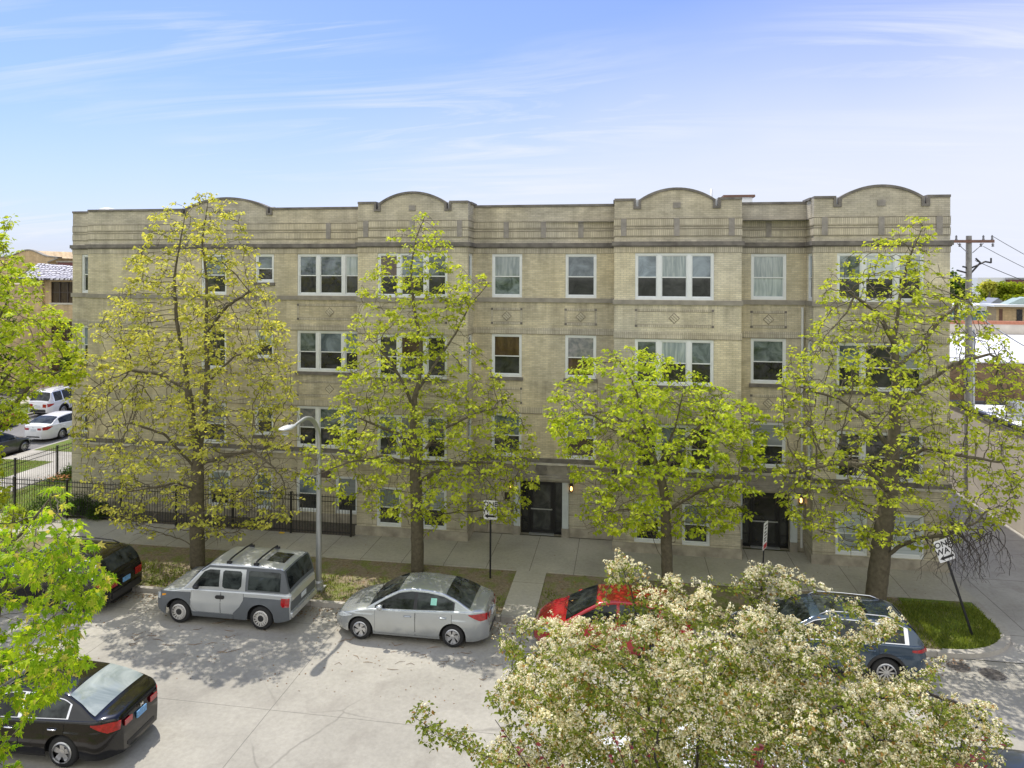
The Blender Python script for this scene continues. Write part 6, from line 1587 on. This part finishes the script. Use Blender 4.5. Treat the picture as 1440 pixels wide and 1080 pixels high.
# far tree line so that the horizon is closed from other positions too
mb = MB(); rs = np.random.RandomState(12); vs, fs = [], []
for k in range(9000):
    a = rs.uniform(-1.25, 1.25); D = rs.uniform(240, 330); x, y = D*math.sin(a), D*math.cos(a); z = abs(rs.normal(0, 1))*2.2 + rs.uniform(0, 5)
    if x > 60 and x < 190 and y < 260: continue
    if z > 8.2: continue
    add_leaf(vs, fs, Vector((x, y, z)), Vector((rs.normal(), rs.normal(), rs.normal())), Vector((0, 0, 1)), rs.uniform(1.2, 2.6), 'oval', .3, .3)
mb.add(vs, fs); o = mb.build('far_woods', M['leaf_dark']); tag(o, 'far line of trees along the horizon', None, None, 'stuff')
# shrubs and flowers in the side garden
def shrub(label, px, py, r, mat='leaf_dark', n=1500, ls=.07, seed=1, sz=.8):
    rs = np.random.RandomState(seed); p = on_z(px, py, 0.02); t = thing('garden_shrub', label, 'shrub', p); vs, fs = [], []; mb = MB()
    for k in range(7):
        a = rs.uniform(0, 2*pi); mb.tube([(0, 0, 0), (math.cos(a)*r*.4, math.sin(a)*r*.4, r*.6), (math.cos(a)*r*.7, math.sin(a)*r*.7, r*1.1)], [.02, .012, .005], 4)
    for k in range(n):
        v = Vector((rs.normal(), rs.normal(), abs(rs.normal()))); v.normalize(); q = Vector((v.x*r, v.y*r, v.z*r*sz*1.6))*rs.uniform(.6, 1.05)*(1 + .15*math.sin(5*math.atan2(v.y, v.x)))
        add_leaf(vs, fs, q, Vector((rs.normal(), rs.normal(), rs.normal(.3, .5))), Vector((rs.normal(0, .5), rs.normal(0, .5), 1)), ls*rs.uniform(.7, 1.4), 'oval', .3, .2)
    mb.build('stems', M['bark_dark'], t); m1 = MB(); m1.add(vs, fs); m1.build('foliage', M[mat], t)
shrub('round dark shrub inside the fence corner of the lawn', 62, 728, .75, seed=2); shrub('dark clipped shrub against the shaded wall behind the fence', 112, 722, .6, seed=3); shrub('small shrub at the building corner by the side path', 100, 672, .5, seed=4)
shrub('low shrub hedging the shaded wall', 140, 727, .45, seed=6); shrub('low leafy shrub behind the fence on the lawn', 20, 735, .5, 'leaf_lime2', seed=8)
p = on_z(88, 676, .02); t = thing('flower_bed', 'small bed of orange flowers by the building corner', 'flowers', p); vs, fs = [], []; rs = np.random.RandomState(3)
for k in range(120):
    q = Vector((rs.normal(0, .35), rs.normal(0, .35), rs.uniform(.15, .3)))
    for j in range(4): a = j*pi/2; add_leaf(vs, fs, q, Vector((math.cos(a), math.sin(a), .3)), Vector((0, 0, 1)), .06, 'oval', .1, .1)
m1 = MB(); m1.add(vs, fs); m1.build('blooms', M['flower'], t)
vs, fs = [], []
for k in range(500):
    q = Vector((rs.normal(0, .4), rs.normal(0, .4), rs.uniform(.0, .2))); add_leaf(vs, fs, q, Vector((rs.normal(), rs.normal(), .8)), Vector((0, 0, 1)), .09, 'oval', .1, .1)
m1 = MB(); m1.add(vs, fs); m1.build('leaves', M['leaf_dark'], t)
# ================================================================ LIGHT, SKY, CAMERA
sd = Vector((-.34, .36, 1.0)).normalized(); el = math.asin(sd.z); az = math.atan2(sd.x, sd.y)
w = bpy.data.worlds.new('World'); SC.world = w; w.use_nodes = True; nt = w.node_tree; bg = nt.nodes['Background']
sky = N(nt, 'ShaderNodeTexSky', sky_type='NISHITA'); sky.sun_disc = False; sky.sun_elevation = el; sky.sun_rotation = az; sky.air_density = 1.0; sky.dust_density = 1.5; sky.ozone_density = 2.0; sky.altitude = 200
tc = N(nt, 'ShaderNodeTexCoord'); v = tc.outputs['Generated']; sp = N(nt, 'ShaderNodeSeparateXYZ'); LK(nt, v, sp.inputs[0])
# haze whitening the lower sky and thickening to the right, plus cirrus streaks
zc = math_n(nt, 'MAXIMUM', sp.outputs[2], 0.0)
right = math_n(nt, 'ADD', math_n(nt, 'MULTIPLY', sp.outputs[0], math.cos(YAW)), math_n(nt, 'MULTIPLY', sp.outputs[1], math.sin(YAW)))
hz = math_n(nt, 'SUBTRACT', zc, math_n(nt, 'MULTIPLY', right, 0.2))
hz = math_n(nt, 'ADD', hz, math_n(nt, 'MULTIPLY', math_n(nt, 'SUBTRACT', noise(nt, v, 2.2, 4, .5), 0.5), 0.12))
haze = ramp(nt, hz, [(0.0, 0.96), (0.09, 0.8), (0.19, 0.45), (0.31, 0.12), (0.45, 0.05)])
south_fill = ramp(nt, math_n(nt, 'MULTIPLY', sp.outputs[1], -1.0), [(0.0, 0.0), (0.45, 0.85)])  # added bright sky behind the camera, fills the shaded building front
haze = math_n(nt, 'MAXIMUM', haze, south_fill)
# project onto a cloud plane for streaks
inv = math_n(nt, 'DIVIDE', 1.0, math_n(nt, 'ADD', zc, 0.12))
cb = N(nt, 'ShaderNodeCombineXYZ'); LK(nt, math_n(nt, 'MULTIPLY', sp.outputs[0], inv), cb.inputs[0]); LK(nt, math_n(nt, 'MULTIPLY', sp.outputs[1], inv), cb.inputs[1])
mp = N(nt, 'ShaderNodeMapping'); LK(nt, cb.outputs[0], mp.inputs[0]); mp.inputs['Rotation'].default_value = (0, 0, math.radians(38)); mp.inputs['Scale'].default_value = (0.45, 2.3, 1)
c1 = noise(nt, mp.outputs[0], 1.1, 8, .62, 1.2)
mp2 = N(nt, 'ShaderNodeMapping'); LK(nt, cb.outputs[0], mp2.inputs[0]); mp2.inputs['Scale'].default_value = (0.5, .5, 1); mp2.inputs['Location'].default_value = (3.3, 1.2, 0)
c2 = ramp(nt, noise(nt, mp2.outputs[0], 1.2, 3, .5), [(0.4, 0.0), (0.58, 1.0)])
cir = math_n(nt, 'MULTIPLY', ramp(nt, c1, [(0.47, 0.0), (0.73, 0.85)]), c2)
tint = mix_rgb(nt, 'MULTIPLY', 1.0, sky.outputs[0], (0.84, 1.02, 1.58))
hc = mix_rgb(nt, 'MIX', south_fill, (6.9, 7.2, 8.2), (14.0, 13.9, 12.9))
col = mix_rgb(nt, 'MIX', haze, tint, hc)
col = mix_rgb(nt, 'MIX', cir, col, (7.1, 7.4, 8.2))
LK(nt, col, bg.inputs['Color']); bg.inputs['Strength'].default_value = 0.125
sl = bpy.data.lights.new('sun', 'SUN'); sl.energy = 4.5; sl.angle = math.radians(0.55); sl.color = (1.0, 0.95, 0.86)
so = bpy.data.objects.new('sun', sl); COL.objects.link(so); so.rotation_euler = sd.to_track_quat('Z', 'Y').to_euler(); so.location = sd*60
cam = bpy.data.cameras.new('camera'); co = bpy.data.objects.new('camera', cam); COL.objects.link(co); SC.camera = co
co.matrix_world = Matrix.Translation((0, 0, CAMH)) @ Matrix.Rotation(YAW, 4, 'Z') @ Matrix.Rotation(pi/2, 4, 'X') @ Matrix.Rotation(ROLL, 4, 'Z')
cam.sensor_width = 36; cam.lens = 25.0; cam.shift_x = 0; cam.shift_y = -(540 - CY)/1440.0; cam.clip_end = 4000; cam.clip_start = .1
SC.view_settings.view_transform = 'Standard'; SC.view_settings.look = 'None'; SC.view_settings.exposure = 0; SC.view_settings.gamma = 1
SC.render.engine = 'CYCLES'; SC.cycles.max_bounces = 6; SC.cycles.diffuse_bounces = 4; SC.cycles.transmission_bounces = 4; SC.cycles.use_denoising = True; SC.cycles.sample_clamp_indirect = 8
